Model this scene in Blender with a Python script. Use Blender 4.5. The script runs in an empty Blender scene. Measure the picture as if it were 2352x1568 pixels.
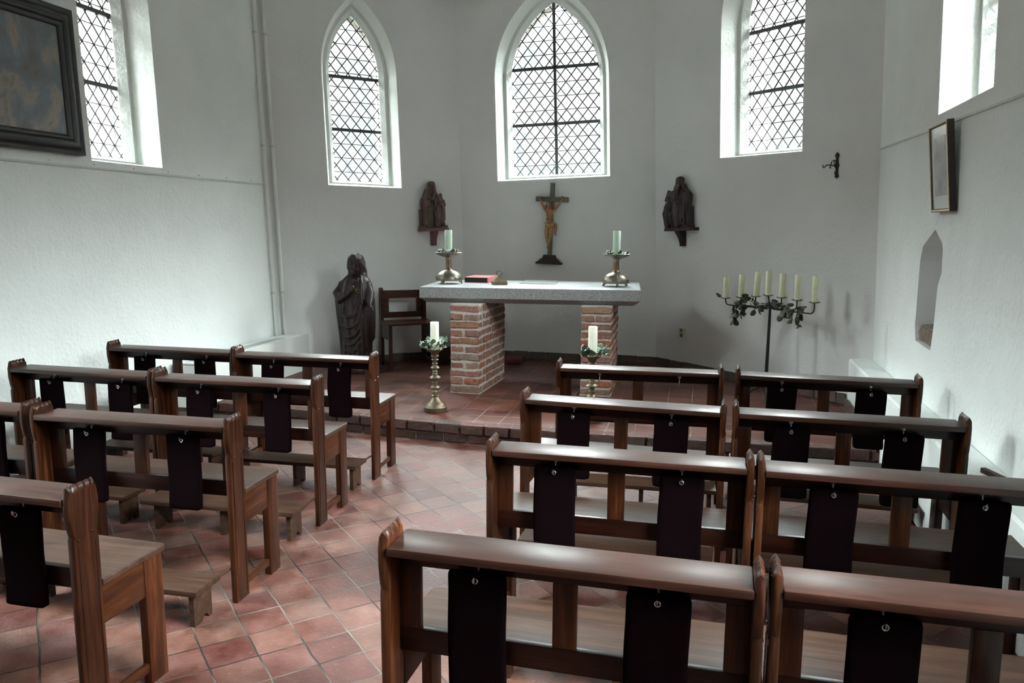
import bpy, bmesh, math, random
from mathutils import Vector, Matrix, noise
from mathutils.geometry import delaunay_2d_cdt
random.seed(7)
SC = bpy.context.scene
COL = SC.collection
PI = math.pi
V = Vector

# ------------------------------------------------------------------ helpers
class MB:
    """collects shapes and links them as one mesh object"""
    def __init__(s, rnd=False): s.v = []; s.f = []; s.m = []; s.mi = 0; s.rnd = rnd
    def add(s, vs, fs):
        b = len(s.v); s.v += [V(p) for p in vs]
        for f in fs: s.f.append([b + i for i in f]); s.m.append(s.mi)
        return b
    def box(s, x0, x1, y0, y1, z0, z1, M=None, bev=0.0):
        if bev > 0:
            return s.rbox(x0, x1, y0, y1, z0, z1, bev, M)
        p = [V((x, y, z)) for z in (z0, z1) for y in (y0, y1) for x in (x0, x1)]
        if M is not None: p = [M @ q for q in p]
        s.add(p, [(0, 2, 3, 1), (4, 5, 7, 6), (0, 1, 5, 4), (2, 6, 7, 3), (0, 4, 6, 2), (1, 3, 7, 5)])
    def rbox(s, x0, x1, y0, y1, z0, z1, b, M=None):
        bm = bmesh.new()
        bmesh.ops.create_cube(bm, size=1)
        for q in bm.verts:
            q.co = V(((x0 + x1) / 2 + q.co.x * (x1 - x0), (y0 + y1) / 2 + q.co.y * (y1 - y0), (z0 + z1) / 2 + q.co.z * (z1 - z0)))
        b = min(b, .49 * min(x1 - x0, y1 - y0, z1 - z0))
        bmesh.ops.bevel(bm, geom=bm.edges[:], offset=b, segments=2, profile=.6, affect='EDGES')
        s.frombm(bm, M)
    def frombm(s, bm, M=None):
        bm.verts.index_update()
        s.add([(M @ q.co if M is not None else q.co.copy()) for q in bm.verts], [[q.index for q in f.verts] for f in bm.faces])
        bm.free()
    def prism(s, poly, a0, a1, axis='x', M=None):
        """closed outline extruded from a0 to a1 along axis; poly given in the other two axes in order"""
        def P(p, a):
            if axis == 'x': q = V((a, p[0], p[1]))
            elif axis == 'y': q = V((p[0], a, p[1]))
            else: q = V((p[0], p[1], a))
            return M @ q if M is not None else q
        n = len(poly)
        vs = [P(p, a0) for p in poly] + [P(p, a1) for p in poly]
        fs = [[i, (i + 1) % n, n + (i + 1) % n, n + i] for i in range(n)]
        fs += [list(range(n))[::-1], list(range(n, 2 * n))]
        s.add(vs, fs)
    def lathe(s, prof, n=24, M=None, sq=None):
        vs = []; fs = []
        for r, z in prof:
            for k in range(n):
                a = 2 * PI * k / n
                q = V((r * math.cos(a), r * math.sin(a), z)); vs.append(M @ q if M is not None else q)
        m = len(prof)
        for i in range(m - 1):
            for k in range(n):
                fs.append((i * n + k, i * n + (k + 1) % n, (i + 1) * n + (k + 1) % n, (i + 1) * n + k))
        if prof[0][0] > 1e-6: fs.append([k for k in range(n)][::-1])
        if prof[-1][0] > 1e-6: fs.append([(m - 1) * n + k for k in range(n)])
        s.add(vs, fs)
    def tube(s, path, rad, n=8, cap=True, M=None):
        path = [V(p) for p in path]
        if not hasattr(rad, '__len__'): rad = [rad] * len(path)
        if s.rnd:
            for e in (0, -1): s.ball(path[e], rad[e], M, n=8)
        vs = []; fs = []
        t0 = (path[1] - path[0]).normalized()
        up = V((0, 0, 1)) if abs(t0.z) < .9 else V((1, 0, 0))
        x = t0.cross(up).normalized()
        for i, p in enumerate(path):
            a = path[max(i - 1, 0)]; b = path[min(i + 1, len(path) - 1)]
            t = (b - a).normalized()
            x = (x - t * x.dot(t)); x = x.normalized() if x.length > 1e-6 else t.orthogonal().normalized()
            y = t.cross(x)
            for k in range(n):
                an = 2 * PI * k / n
                q = p + (x * math.cos(an) + y * math.sin(an)) * rad[i]
                vs.append(M @ q if M is not None else q)
        for i in range(len(path) - 1):
            for k in range(n):
                fs.append((i * n + k, i * n + (k + 1) % n, (i + 1) * n + (k + 1) % n, (i + 1) * n + k))
        if cap:
            fs.append([k for k in range(n)][::-1]); fs.append([(len(path) - 1) * n + k for k in range(n)])
        s.add(vs, fs)
    def ball(s, c, r, M=None, n=10, rot=None):
        if not hasattr(r, '__len__'): r = (r, r, r)
        bm = bmesh.new(); bmesh.ops.create_uvsphere(bm, u_segments=n + 4, v_segments=n, radius=1)
        for q in bm.verts:
            w = V((q.co.x * r[0], q.co.y * r[1], q.co.z * r[2]))
            if rot is not None: w = rot @ w
            q.co = w + V(c)
        s.frombm(bm, M)
    def build(s, name, mats, parent=None, smooth=None, M=None):
        me = bpy.data.meshes.new(name)
        vs = [(M @ q) for q in s.v] if M is not None else s.v
        me.from_pydata(vs, [], s.f)
        if not isinstance(mats, (list, tuple)): mats = [mats]
        for m in mats: me.materials.append(m)
        if any(s.m): me.polygons.foreach_set('material_index', s.m)
        me.update()
        bm = bmesh.new(); bm.from_mesh(me); bmesh.ops.recalc_face_normals(bm, faces=bm.faces); bm.to_mesh(me); bm.free()
        if smooth:
            me.polygons.foreach_set('use_smooth', [True] * len(me.polygons))
            if smooth < 179: me.set_sharp_from_angle(angle=math.radians(smooth))
        o = bpy.data.objects.new(name, me); COL.objects.link(o)
        if parent is not None: o.parent = parent
        return o

def tag(o, label=None, cat=None, group=None, kind=None):
    if label: o['label'] = label
    if cat: o['category'] = cat
    if group: o['group'] = group
    if kind: o['kind'] = kind
    return o
def empty(name, loc=(0, 0, 0), rz=0.0, label=None, cat=None, group=None):
    o = bpy.data.objects.new(name, None); COL.objects.link(o)
    o.location = loc; o.rotation_euler = (0, 0, rz); o.empty_display_size = .05
    return tag(o, label, cat, group)
def copy_tree(o, parent=None):
    c = o.copy(); COL.objects.link(c)
    if parent is not None: c.parent = parent
    for ch in list(o.children): copy_tree(ch, c)
    return c
def T(x, y, z): return Matrix.Translation((x, y, z))
def RZ(a): return Matrix.Rotation(a, 4, 'Z')
def RX(a): return Matrix.Rotation(a, 4, 'X')
def RY(a): return Matrix.Rotation(a, 4, 'Y')

# ------------------------------------------------------------------ materials
def newmat(name):
    m = bpy.data.materials.new(name); m.use_nodes = True
    nt = m.node_tree; nt.nodes.clear()
    out = nt.nodes.new('ShaderNodeOutputMaterial')
    bs = nt.nodes.new('ShaderNodeBsdfPrincipled')
    nt.links.new(bs.outputs[0], out.inputs[0])
    return m, nt, bs, out
def N(nt, typ, **kw):
    n = nt.nodes.new(typ)
    for k, v in kw.items():
        if k.startswith('i_'):
            key = k[2:]
            n.inputs[int(key) if key.isdigit() else key.replace('_', ' ')].default_value = v
        else: setattr(n, k, v)
    return n
def ramp(nt, stops):
    r = nt.nodes.new('ShaderNodeValToRGB'); e = r.color_ramp.elements
    e[0].position, e[0].color = stops[0][0], (*stops[0][1], 1)
    e[1].position, e[1].color = stops[-1][0], (*stops[-1][1], 1)
    for p, c in stops[1:-1]:
        q = e.new(p); q.color = (*c, 1)
    return r
def coords(nt, scale=(1, 1, 1), kind='Object', rot=(0, 0, 0), rnd=True):
    tc = N(nt, 'ShaderNodeTexCoord'); mp = N(nt, 'ShaderNodeMapping')
    mp.inputs['Scale'].default_value = scale; mp.inputs['Rotation'].default_value = rot
    nt.links.new(tc.outputs[kind], mp.inputs[0])
    if rnd:
        oi = N(nt, 'ShaderNodeObjectInfo'); mu = N(nt, 'ShaderNodeMath', operation='MULTIPLY', i_1=37.0)
        nt.links.new(oi.outputs['Random'], mu.inputs[0]); nt.links.new(mu.outputs[0], mp.inputs['Location'])
    return mp
def bump(nt, bs, h, strength=.3, dist=.01):
    b = N(nt, 'ShaderNodeBump'); b.inputs['Strength'].default_value = strength; b.inputs['Distance'].default_value = dist
    nt.links.new(h, b.inputs['Height']); nt.links.new(b.outputs[0], bs.inputs['Normal']); return b

def wood(name, dark, mid, light, rough=.4, axis='x', scale=1.0, varied=0.0, spec=.2, coat=.2, crough=.25):
    m, nt, bs, out = newmat(name)
    st = {'x': (1.6, 30, 30), 'y': (30, 1.6, 30), 'z': (34, 34, 1.5)}[axis]
    mp = coords(nt, tuple(q * scale for q in st))
    n1 = N(nt, 'ShaderNodeTexNoise', i_Scale=1.6, i_Detail=7.0, i_Roughness=.65, i_Distortion=.7)
    nt.links.new(mp.outputs[0], n1.inputs['Vector'])
    r = ramp(nt, [(.30, dark), (.52, mid), (.72, light)])
    nt.links.new(n1.outputs['Fac'], r.inputs[0])
    mp2 = coords(nt, (3, 3, 3)); n2 = N(nt, 'ShaderNodeTexNoise', i_Scale=1.5, i_Detail=4.0)
    nt.links.new(mp2.outputs[0], n2.inputs['Vector'])
    hsv = N(nt, 'ShaderNodeHueSaturation')
    mr = N(nt, 'ShaderNodeMapRange', i_1=.3, i_2=.7, i_3=.75, i_4=1.25)
    nt.links.new(n2.outputs['Fac'], mr.inputs[0])
    val = mr.outputs[0]
    if varied:
        oi = N(nt, 'ShaderNodeObjectInfo'); mr2 = N(nt, 'ShaderNodeMapRange', i_3=1 - varied, i_4=1 + varied)
        nt.links.new(oi.outputs['Random'], mr2.inputs[0])
        mm = N(nt, 'ShaderNodeMath', operation='MULTIPLY'); nt.links.new(val, mm.inputs[0]); nt.links.new(mr2.outputs[0], mm.inputs[1]); val = mm.outputs[0]
    nt.links.new(val, hsv.inputs['Value']); nt.links.new(r.outputs[0], hsv.inputs['Color'])
    nt.links.new(hsv.outputs[0], bs.inputs['Base Color'])
    rr = N(nt, 'ShaderNodeMapRange', i_1=.3, i_2=.7, i_3=rough - .1, i_4=rough + .14)
    nt.links.new(n2.outputs['Fac'], rr.inputs[0]); nt.links.new(rr.outputs[0], bs.inputs['Roughness'])
    bs.inputs['Specular IOR Level'].default_value = spec
    bs.inputs['Coat Weight'].default_value = coat; bs.inputs['Coat Roughness'].default_value = crough
    bump(nt, bs, n1.outputs['Fac'], .12, .002)
    return m

def plain(name, col, rough=.5, metal=0.0, nscale=30, var=.15, bmp=0.0, spec=.5, bscale=None, kind='Object'):
    m, nt, bs, out = newmat(name)
    mp = coords(nt, kind=kind, rnd=False); n1 = N(nt, 'ShaderNodeTexNoise', i_Scale=nscale, i_Detail=5.0, i_Roughness=.6)
    nt.links.new(mp.outputs[0], n1.inputs['Vector'])
    r = ramp(nt, [(.3, tuple(c * (1 - var) for c in col)), (.7, tuple(min(1, c * (1 + var)) for c in col))])
    nt.links.new(n1.outputs['Fac'], r.inputs[0]); nt.links.new(r.outputs[0], bs.inputs['Base Color'])
    bs.inputs['Roughness'].default_value = rough; bs.inputs['Metallic'].default_value = metal
    bs.inputs['Specular IOR Level'].default_value = spec
    if bmp:
        n2 = n1
        if bscale:
            n2 = N(nt, 'ShaderNodeTexNoise', i_Scale=bscale, i_Detail=4.0); nt.links.new(mp.outputs[0], n2.inputs['Vector'])
        bump(nt, bs, n2.outputs['Fac'], bmp, .004)
    return m

def plaster(name, col, amt=.5, scale=34.0):
    m, nt, bs, out = newmat(name)
    mp = coords(nt, rnd=False)
    n1 = N(nt, 'ShaderNodeTexNoise', i_Scale=scale, i_Detail=5.0, i_Roughness=.55, i_Distortion=.4)
    n2 = N(nt, 'ShaderNodeTexNoise', i_Scale=1.1, i_Detail=4.0)
    n3 = N(nt, 'ShaderNodeTexNoise', i_Scale=4.5, i_Detail=3.0)
    for n in (n1, n2, n3): nt.links.new(mp.outputs[0], n.inputs['Vector'])
    r = ramp(nt, [(.3, tuple(c * .93 for c in col)), (.7, tuple(min(1, c * 1.04) for c in col))])
    nt.links.new(n2.outputs['Fac'], r.inputs[0]); nt.links.new(r.outputs[0], bs.inputs['Base Color'])
    bs.inputs['Roughness'].default_value = .85; bs.inputs['Specular IOR Level'].default_value = .25
    ad = N(nt, 'ShaderNodeMath', operation='MULTIPLY_ADD', i_1=2.2); nt.links.new(n3.outputs['Fac'], ad.inputs[0]); nt.links.new(n1.outputs['Fac'], ad.inputs[2])
    # plaster laid on rougher in some stretches than in others
    bump(nt, bs, ad.outputs[0], amt, .012)
    return m

def tiles(name, size, rot, cols, mortar, mw=.03, squash=1.0, offset=0.0, loc=(0, 0, 0), rough=.42, spec=.5):
    m, nt, bs, out = newmat(name)
    tc = N(nt, 'ShaderNodeTexCoord')
    mp = N(nt, 'ShaderNodeMapping', vector_type='POINT')
    mp.inputs['Rotation'].default_value = (0, 0, rot); mp.inputs['Location'].default_value = loc
    nt.links.new(tc.outputs['Object'], mp.inputs[0])
    nw = N(nt, 'ShaderNodeTexNoise', i_Scale=7.0, i_Detail=3.0); nt.links.new(tc.outputs['Object'], nw.inputs['Vector'])
    mixv = N(nt, 'ShaderNodeVectorMath', operation='MULTIPLY_ADD'); mixv.inputs[1].default_value = (.016, .016, 0)
    nt.links.new(nw.outputs['Color'], mixv.inputs[0]); nt.links.new(mp.outputs[0], mixv.inputs[2])
    bt = N(nt, 'ShaderNodeTexBrick', offset=offset, squash=1.0)
    bt.inputs['Scale'].default_value = 1.0; bt.inputs['Brick Width'].default_value = size[0]; bt.inputs['Row Height'].default_value = size[1]
    bt.inputs['Mortar Size'].default_value = mw * size[0] ; bt.inputs['Mortar Smooth'].default_value = .35; bt.inputs['Bias'].default_value = 0.0
    bt.inputs['Color1'].default_value = (0, 0, 0, 1); bt.inputs['Color2'].default_value = (1, 1, 1, 1); bt.inputs['Mortar'].default_value = (.5, .5, .5, 1)
    nt.links.new(mixv.outputs[0], bt.inputs['Vector'])
    r = ramp(nt, cols); nt.links.new(bt.outputs['Color'], r.inputs[0])
    n1 = N(nt, 'ShaderNodeTexNoise', i_Scale=5.0, i_Detail=7.0, i_Roughness=.65); nt.links.new(tc.outputs['Object'], n1.inputs['Vector'])
    n2 = N(nt, 'ShaderNodeTexNoise', i_Scale=55.0, i_Detail=5.0, i_Roughness=.7); nt.links.new(tc.outputs['Object'], n2.inputs['Vector'])
    hs = N(nt, 'ShaderNodeHueSaturation'); mr = N(nt, 'ShaderNodeMapRange', i_1=.3, i_2=.7, i_3=.42, i_4=1.34)
    nt.links.new(n1.outputs['Fac'], mr.inputs[0]); nt.links.new(mr.outputs[0], hs.inputs['Value']); nt.links.new(r.outputs[0], hs.inputs['Color'])
    ms = N(nt, 'ShaderNodeMapRange', i_1=.3, i_2=.7, i_3=1.15, i_4=.75); nt.links.new(n1.outputs['Fac'], ms.inputs[0]); nt.links.new(ms.outputs[0], hs.inputs['Saturation'])
    # pale worn specks
    sp = ramp(nt, [(.60, (0, 0, 0)), (.75, (1, 1, 1))]); nt.links.new(n2.outputs['Fac'], sp.inputs[0])
    mx = N(nt, 'ShaderNodeMix', data_type='RGBA'); mx.inputs['B'].default_value = (.34, .25, .20, 1)
    f2 = N(nt, 'ShaderNodeMath', operation='MULTIPLY', i_1=.6); nt.links.new(sp.outputs[0], f2.inputs[0]); nt.links.new(f2.outputs[0], mx.inputs['Factor'])
    nt.links.new(hs.outputs[0], mx.inputs['A'])
    # mortar: partly pale, partly dark with dirt
    n3 = N(nt, 'ShaderNodeTexNoise', i_Scale=2.3, i_Detail=3.0); nt.links.new(tc.outputs['Object'], n3.inputs['Vector'])
    mr3 = ramp(nt, [(.42, mortar[0]), (.58, mortar[1])]); nt.links.new(n3.outputs['Fac'], mr3.inputs[0])
    mx2 = N(nt, 'ShaderNodeMix', data_type='RGBA'); nt.links.new(bt.outputs['Fac'], mx2.inputs['Factor'])
    nt.links.new(mx.outputs['Result'], mx2.inputs['A']); nt.links.new(mr3.outputs[0], mx2.inputs['B'])
    nt.links.new(mx2.outputs['Result'], bs.inputs['Base Color'])
    rr = N(nt, 'ShaderNodeMapRange', i_1=.3, i_2=.7, i_3=rough - .12, i_4=rough + .2); nt.links.new(n1.outputs['Fac'], rr.inputs[0])
    nt.links.new(rr.outputs[0], bs.inputs['Roughness']); bs.inputs['Specular IOR Level'].default_value = spec
    h1 = N(nt, 'ShaderNodeMath', operation='MULTIPLY', i_1=-1.3); nt.links.new(bt.outputs['Fac'], h1.inputs[0])
    h2 = N(nt, 'ShaderNodeMath', operation='MULTIPLY_ADD', i_1=.45); nt.links.new(n2.outputs['Fac'], h2.inputs[0]); nt.links.new(h1.outputs[0], h2.inputs[2])
    h3 = N(nt, 'ShaderNodeMath', operation='MULTIPLY_ADD', i_1=.9); nt.links.new(n1.outputs['Fac'], h3.inputs[0]); nt.links.new(h2.outputs[0], h3.inputs[2])
    bump(nt, bs, h3.outputs[0], .8, .008)
    return m

def brickmat(name, stops, rough=.85):
    """colour varies from brick to brick (mesh islands) and is mottled"""
    m, nt, bs, out = newmat(name)
    g = N(nt, 'ShaderNodeNewGeometry'); r = ramp(nt, stops); nt.links.new(g.outputs['Random Per Island'], r.inputs[0])
    mp = coords(nt, rnd=False); n1 = N(nt, 'ShaderNodeTexNoise', i_Scale=38.0, i_Detail=6.0, i_Roughness=.7); nt.links.new(mp.outputs[0], n1.inputs['Vector'])
    hs = N(nt, 'ShaderNodeHueSaturation'); mr = N(nt, 'ShaderNodeMapRange', i_1=.3, i_2=.7, i_3=.55, i_4=1.4)
    nt.links.new(n1.outputs['Fac'], mr.inputs[0]); nt.links.new(mr.outputs[0], hs.inputs['Value']); nt.links.new(r.outputs[0], hs.inputs['Color'])
    nt.links.new(hs.outputs[0], bs.inputs['Base Color']); bs.inputs['Roughness'].default_value = rough
    bump(nt, bs, n1.outputs['Fac'], .9, .012)
    return m

def speckled(name, stops, scale=160, rough=.75, bmp=.4):
    m, nt, bs, out = newmat(name)
    mp = coords(nt, rnd=False); n1 = N(nt, 'ShaderNodeTexNoise', i_Scale=scale, i_Detail=4.0, i_Roughness=.75); nt.links.new(mp.outputs[0], n1.inputs['Vector'])
    r = ramp(nt, stops); nt.links.new(n1.outputs['Fac'], r.inputs[0]); nt.links.new(r.outputs[0], bs.inputs['Base Color'])
    bs.inputs['Roughness'].default_value = rough; bump(nt, bs, n1.outputs['Fac'], bmp, .004)
    return m

WD = dict(dark=(.0055, .0011, .0006), mid=(.0130, .0026, .0012), light=(.028, .0062, .0024))
M = {}
M['wood_x'] = wood('pew wood', **WD, rough=.38, axis='x', varied=.12)
M['wood_z'] = wood('pew upright wood', (.0085, .0020, .0007), (.033, .0082, .0023), (.090, .0260, .0075), rough=.4, axis='z', varied=.3)
M['wood_y'] = wood('pew side wood', (.016, .0040, .0013), (.046, .0120, .0036), (.082, .0250, .0075), rough=.42, axis='y', varied=.15)
M['wood_top'] = wood('worn ledge wood', (.014, .0036, .0018), (.032, .0088, .0042), (.056, .0190, .0095), rough=.50, axis='x', varied=.12, coat=.42, crough=.30)
M['wood_seat'] = wood('worn seat wood with sheen', (.019, .0076, .0042), (.042, .0195, .0115), (.070, .0370, .0235), rough=.50, axis='x', varied=.12, coat=.30, crough=.34)  # paler by wear, with window reflection put into the grey brown
M['wood_old'] = wood('kneeler wood', (.022, .0092, .0048), (.044, .0200, .0112), (.072, .0365, .0220), rough=.6, axis='x', varied=.12, coat=.15, crough=.4)
M['wood_dark'] = wood('dark oak', (.012, .006, .005), (.03, .014, .010), (.05, .024, .016), rough=.45, axis='x', varied=.1)
M['statue'] = plain('dark carved wood', (.022, .0105, .0110), rough=.42, nscale=18, var=.45)
M['relief_brown'] = plain('brown carved wood', (.070, .040, .029), rough=.6, nscale=12, var=.5)
M['relief_red'] = plain('reddish carved wood', (.15, .062, .056), rough=.6, nscale=14, var=.4)
M['relief_dark'] = plain('dark relief wood', (.028, .013, .014), rough=.5, nscale=16, var=.45)
M['corpus'] = plain('painted corpus wood', (.29, .155, .07), rough=.45, nscale=45, var=.65)
M['cross'] = wood('grey green cross wood', (.085, .085, .066), (.13, .13, .10), (.18, .175, .14), rough=.65, axis='z', coat=0)
M['felt'] = plain('dark purple felt', (.0038, .0014, .0019), rough=.95, nscale=200, var=.3, bmp=.3, spec=.02)
M['metal'] = plain('steel', (.45, .45, .46), rough=.3, metal=1.0, var=.1)
M['iron'] = plain('black iron', (.012, .012, .013), rough=.5, metal=.3, var=.3)
M['lead'] = plain('lead came', (.05, .052, .055), rough=.6, var=.2)
M['brass'] = plain('dull brass', (.150, .122, .082), rough=.45, metal=.8, nscale=25, var=.35, bmp=.06)
M['pewter'] = plain('aged bronze', (.145, .128, .102), rough=.42, metal=.9, nscale=20, var=.35, bmp=.12, bscale=40)
M['copper'] = plain('copper stem', (.20, .125, .085), rough=.3, metal=.9, nscale=20, var=.3)
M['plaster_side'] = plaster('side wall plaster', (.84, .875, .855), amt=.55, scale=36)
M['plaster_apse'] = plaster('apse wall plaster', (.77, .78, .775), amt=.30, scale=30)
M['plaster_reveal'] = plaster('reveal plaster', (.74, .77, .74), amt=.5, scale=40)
M['white_paint'] = plain('white paint', (.80, .82, .79), rough=.5, nscale=6, var=.04)
M['trim_paint'] = plain('grey white paint', (.62, .64, .62), rough=.6, nscale=20, var=.08)
M['candle_cream'] = plain('cream wax', (.86, .84, .70), rough=.5, nscale=9, var=.06)
M['candle_green'] = plain('pale green wax', (.50, .62, .50), rough=.5, nscale=9, var=.07)
M['candle_yellow'] = plain('yellowish wax', (.72, .73, .52), rough=.5, nscale=12, var=.08)
for k in ('candle_cream', 'candle_green', 'candle_yellow'):
    b = [n for n in M[k].node_tree.nodes if n.type == 'BSDF_PRINCIPLED'][0]
    b.inputs['Subsurface Weight'].default_value = .25; b.inputs['Subsurface Radius'].default_value = (.03, .025, .015)
M['outer_brick'] = plain('outside brickwork', (.42, .38, .35), rough=.9, nscale=25, var=.4, bmp=.4)
M['leaf'] = plain('eucalyptus leaf', (.075, .135, .092), rough=.55, nscale=40, var=.35)
M['leaf_dry'] = plain('dark dry leaf', (.075, .085, .055), rough=.6, nscale=40, var=.45)
M['berry'] = plain('white berries', (.75, .76, .66), rough=.4, nscale=60, var=.15)
M['book_red'] = plain('faded red cover', (.55, .15, .15), rough=.55, nscale=20, var=.2)
M['book_edge'] = plain('dark page edge', (.012, .010, .011), rough=.6, nscale=200, var=.4)
M['mortar'] = plain('pale mortar', (.45, .42, .375), rough=.95, nscale=60, var=.25, bmp=.8)
M['brick'] = brickmat('mixed old brick', [(.0, (.26, .085, .050)), (.18, (.30, .165, .12)), (.35, (.20, .100, .090)), (.5, (.36, .115, .055)), (.65, (.20, .145, .12)), (.8, (.28, .120, .100)), (.9, (.23, .18, .145)), (1.0, (.32, .185, .13))])
M['brick_dark'] = brickmat('worn dark brick', [(.0, (.060, .026, .020)), (.3, (.095, .040, .030)), (.6, (.050, .032, .027)), (.8, (.115, .040, .030)), (1.0, (.075, .048, .040))], rough=.7)
M['brick_skirt'] = brickmat('skirting tile', [(.0, (.105, .075, .060)), (.3, (.13, .090, .070)), (.6, (.085, .066, .055)), (.8, (.15, .070, .055)), (1.0, (.12, .095, .078))], rough=.7)
M['chair_wood'] = wood('reddish chair wood', (.022, .0066, .004), (.052, .0165, .0095), (.088, .032, .018), rough=.45, axis='x')
M['mortar_dark'] = plain('dirty mortar', (.17, .145, .125), rough=.9, nscale=40, var=.4, bmp=.6)
M['granite'] = speckled('grey granite edge', [(.32, (.045, .045, .046)), (.48, (.22, .22, .225)), (.66, (.40, .40, .41))], 140)
M['granite_top'] = speckled('polished granite top', [(.32, (.25, .26, .26)), (.5, (.40, .42, .42)), (.7, (.50, .52, .52))], 60, rough=.3, bmp=.1)
M['plate'] = speckled('grey relic stone', [(.35, (.075, .08, .076)), (.62, (.21, .22, .215))], 90, rough=.45, bmp=.4)
M['frame_black'] = plain('ebonised frame', (.018, .017, .017), rough=.32, nscale=8, var=.3)
M['frame_brown'] = plain('dark brown frame', (.025, .010, .010), rough=.4, nscale=20, var=.3)
M['frame_gold'] = plain('gilt edge', (.55, .40, .22), rough=.35, metal=.8, nscale=40, var=.2)
M['socket'] = plain('cream plastic', (.62, .60, .50), rough=.45, var=.05)
M['dark_hole'] = plain('dark slot', (.01, .01, .01), rough=.9)
M['cloth_red'] = plain('dark red cloth', (.10, .016, .022), rough=.9, nscale=90, var=.3, bmp=.3)
M['stone_brown'] = plain('brown stone', (.17, .125, .10), rough=.9, nscale=22, var=.4, bmp=.7)
M['floor'] = tiles('floor tiles', (.175, .175), math.radians(45), [(.0, (.085, .018, .012)), (.25, (.150, .050, .032)), (.5, (.100, .023, .018)), (.75, (.165, .068, .045)), (1.0, (.115, .055, .040))],
                   ((.016, .011, .009), (.17, .14, .12)), mw=.024, rough=.50, spec=.4, loc=(.02, .057, 0))
M['platform'] = tiles('platform tiles', (.2, .2), 0.0, [(.0, (.085, .018, .010)), (.3, (.120, .028, .016)), (.6, (.090, .024, .017)), (.8, (.150, .042, .019)), (1.0, (.090, .034, .026))],
                      ((.10, .075, .065), (.30, .235, .20)), mw=.020, rough=.45, spec=.35, loc=(.0, .05, 0))
# glass: clear old glass with uneven figure
m, nt, bs, out = newmat('old leaded glass')
mp = coords(nt, (1, 1, 1), rnd=False)
n1 = N(nt, 'ShaderNodeTexNoise', i_Scale=5.0, i_Detail=6.0, i_Roughness=.7, i_Distortion=2.2); nt.links.new(mp.outputs[0], n1.inputs['Vector'])
r1 = ramp(nt, [(.36, (.80, .86, .87)), (.47, (.97, .985, .985)), (1, (1, 1, 1))]); nt.links.new(n1.outputs['Fac'], r1.inputs[0])
n2 = N(nt, 'ShaderNodeTexNoise', i_Scale=26.0, i_Detail=3.0, i_Distortion=3.0); nt.links.new(mp.outputs[0], n2.inputs['Vector'])
r2 = ramp(nt, [(.40, (.86, .90, .89)), (.46, (1, 1, 1))]); nt.links.new(n2.outputs['Fac'], r2.inputs[0])
mxg = N(nt, 'ShaderNodeMix', data_type='RGBA', blend_type='MULTIPLY'); mxg.inputs['Factor'].default_value = 1.0
nt.links.new(r1.outputs[0], mxg.inputs['A']); nt.links.new(r2.outputs[0], mxg.inputs['B'])
tr = N(nt, 'ShaderNodeBsdfTransparent'); nt.links.new(mxg.outputs['Result'], tr.inputs[0])
gl = N(nt, 'ShaderNodeBsdfGlossy'); gl.inputs['Roughness'].default_value = .1
ms = N(nt, 'ShaderNodeMixShader'); ms.inputs[0].default_value = .05
nt.links.new(tr.outputs[0], ms.inputs[1]); nt.links.new(gl.outputs[0], ms.inputs[2]); nt.links.new(ms.outputs[0], out.inputs[0])
M['glass'] = m
# print glass: picture glass
# dark old oil painting (an invented blotchy scene) and a pale print
def painting(name, stops, scale, rough):
    m, nt, bs, out = newmat(name)
    mp = coords(nt, (1, 1, 1), rnd=False)
    n1 = N(nt, 'ShaderNodeTexNoise', i_Scale=scale, i_Detail=9.0, i_Roughness=.62, i_Distortion=.5); nt.links.new(mp.outputs[0], n1.inputs['Vector'])
    r = ramp(nt, stops); nt.links.new(n1.outputs['Fac'], r.inputs[0]); nt.links.new(r.outputs[0], bs.inputs['Base Color'])
    bs.inputs['Roughness'].default_value = rough
    bump(nt, bs, n1.outputs['Fac'], .25, .01)
    return m
M['oil'] = painting('old oil paint', [(.30, (.07, .095, .088)), (.42, (.15, .145, .135)), (.50, (.15, .18, .21)), (.57, (.28, .24, .20)), (.63, (.18, .17, .155)), (.75, (.38, .32, .26))], 2.6, .25)  # stops lightened so the canvas gloss sits in the paint colours
M['print'] = painting('faded print', [(.30, (.30, .30, .30)), (.5, (.45, .45, .45)), (.7, (.62, .62, .62))], 9.0, .2)
M['mount'] = plain('white mount', (.72, .76, .74), rough=.25, var=.03)

# ------------------------------------------------------------------ room frame
UP = V((-.034, 0, 1))                       # the old walls lean a little
class Wall:
    def __init__(s, P, Q):
        s.P = V((P[0], P[1], 0)); d = V((Q[0] - P[0], Q[1] - P[1], 0)); s.len = d.length; s.u = d / d.length
        s.out = V((-s.u.y, s.u.x, 0)); s.ang = math.atan2(s.u.y, s.u.x)
    def at(s, u, z, d=0.0): return s.P + s.u * u + UP * z + s.out * d
    def mat(s, u, z, d=0.0):                # local frame: x along wall, y outwards, z up the wall
        m = Matrix.Identity(4)
        p = s.at(u, z, d)
        for i in range(3):
            m[i][0] = s.u[i]; m[i][1] = s.out[i]; m[i][2] = UP[i]; m[i][3] = p[i]
        return m
def wall_frame(W, u, z, d=0.0):
    zz = UP.normalized(); yy = (W.out - zz * W.out.dot(zz)).normalized(); xx = yy.cross(zz)
    m = Matrix.Identity(4); p = W.at(u, z, d)
    for i in range(3):
        m[i][0] = xx[i]; m[i][1] = yy[i]; m[i][2] = zz[i]; m[i][3] = p[i]
    return m
C0, C1, C2, C3 = (-4.09, 7.12), (-2.50, 8.38), (-.395, 8.38), (1.415, 6.72)
B0, B1 = (-4.09, -3.5), (1.20, -3.5)
WL, WLA, WC, WRA, WR, WB = Wall(B0, C0), Wall(C0, C1), Wall(C1, C2), Wall(C2, C3), Wall(C3, B1), Wall(B1, B0)
TOP = 4.9

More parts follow.
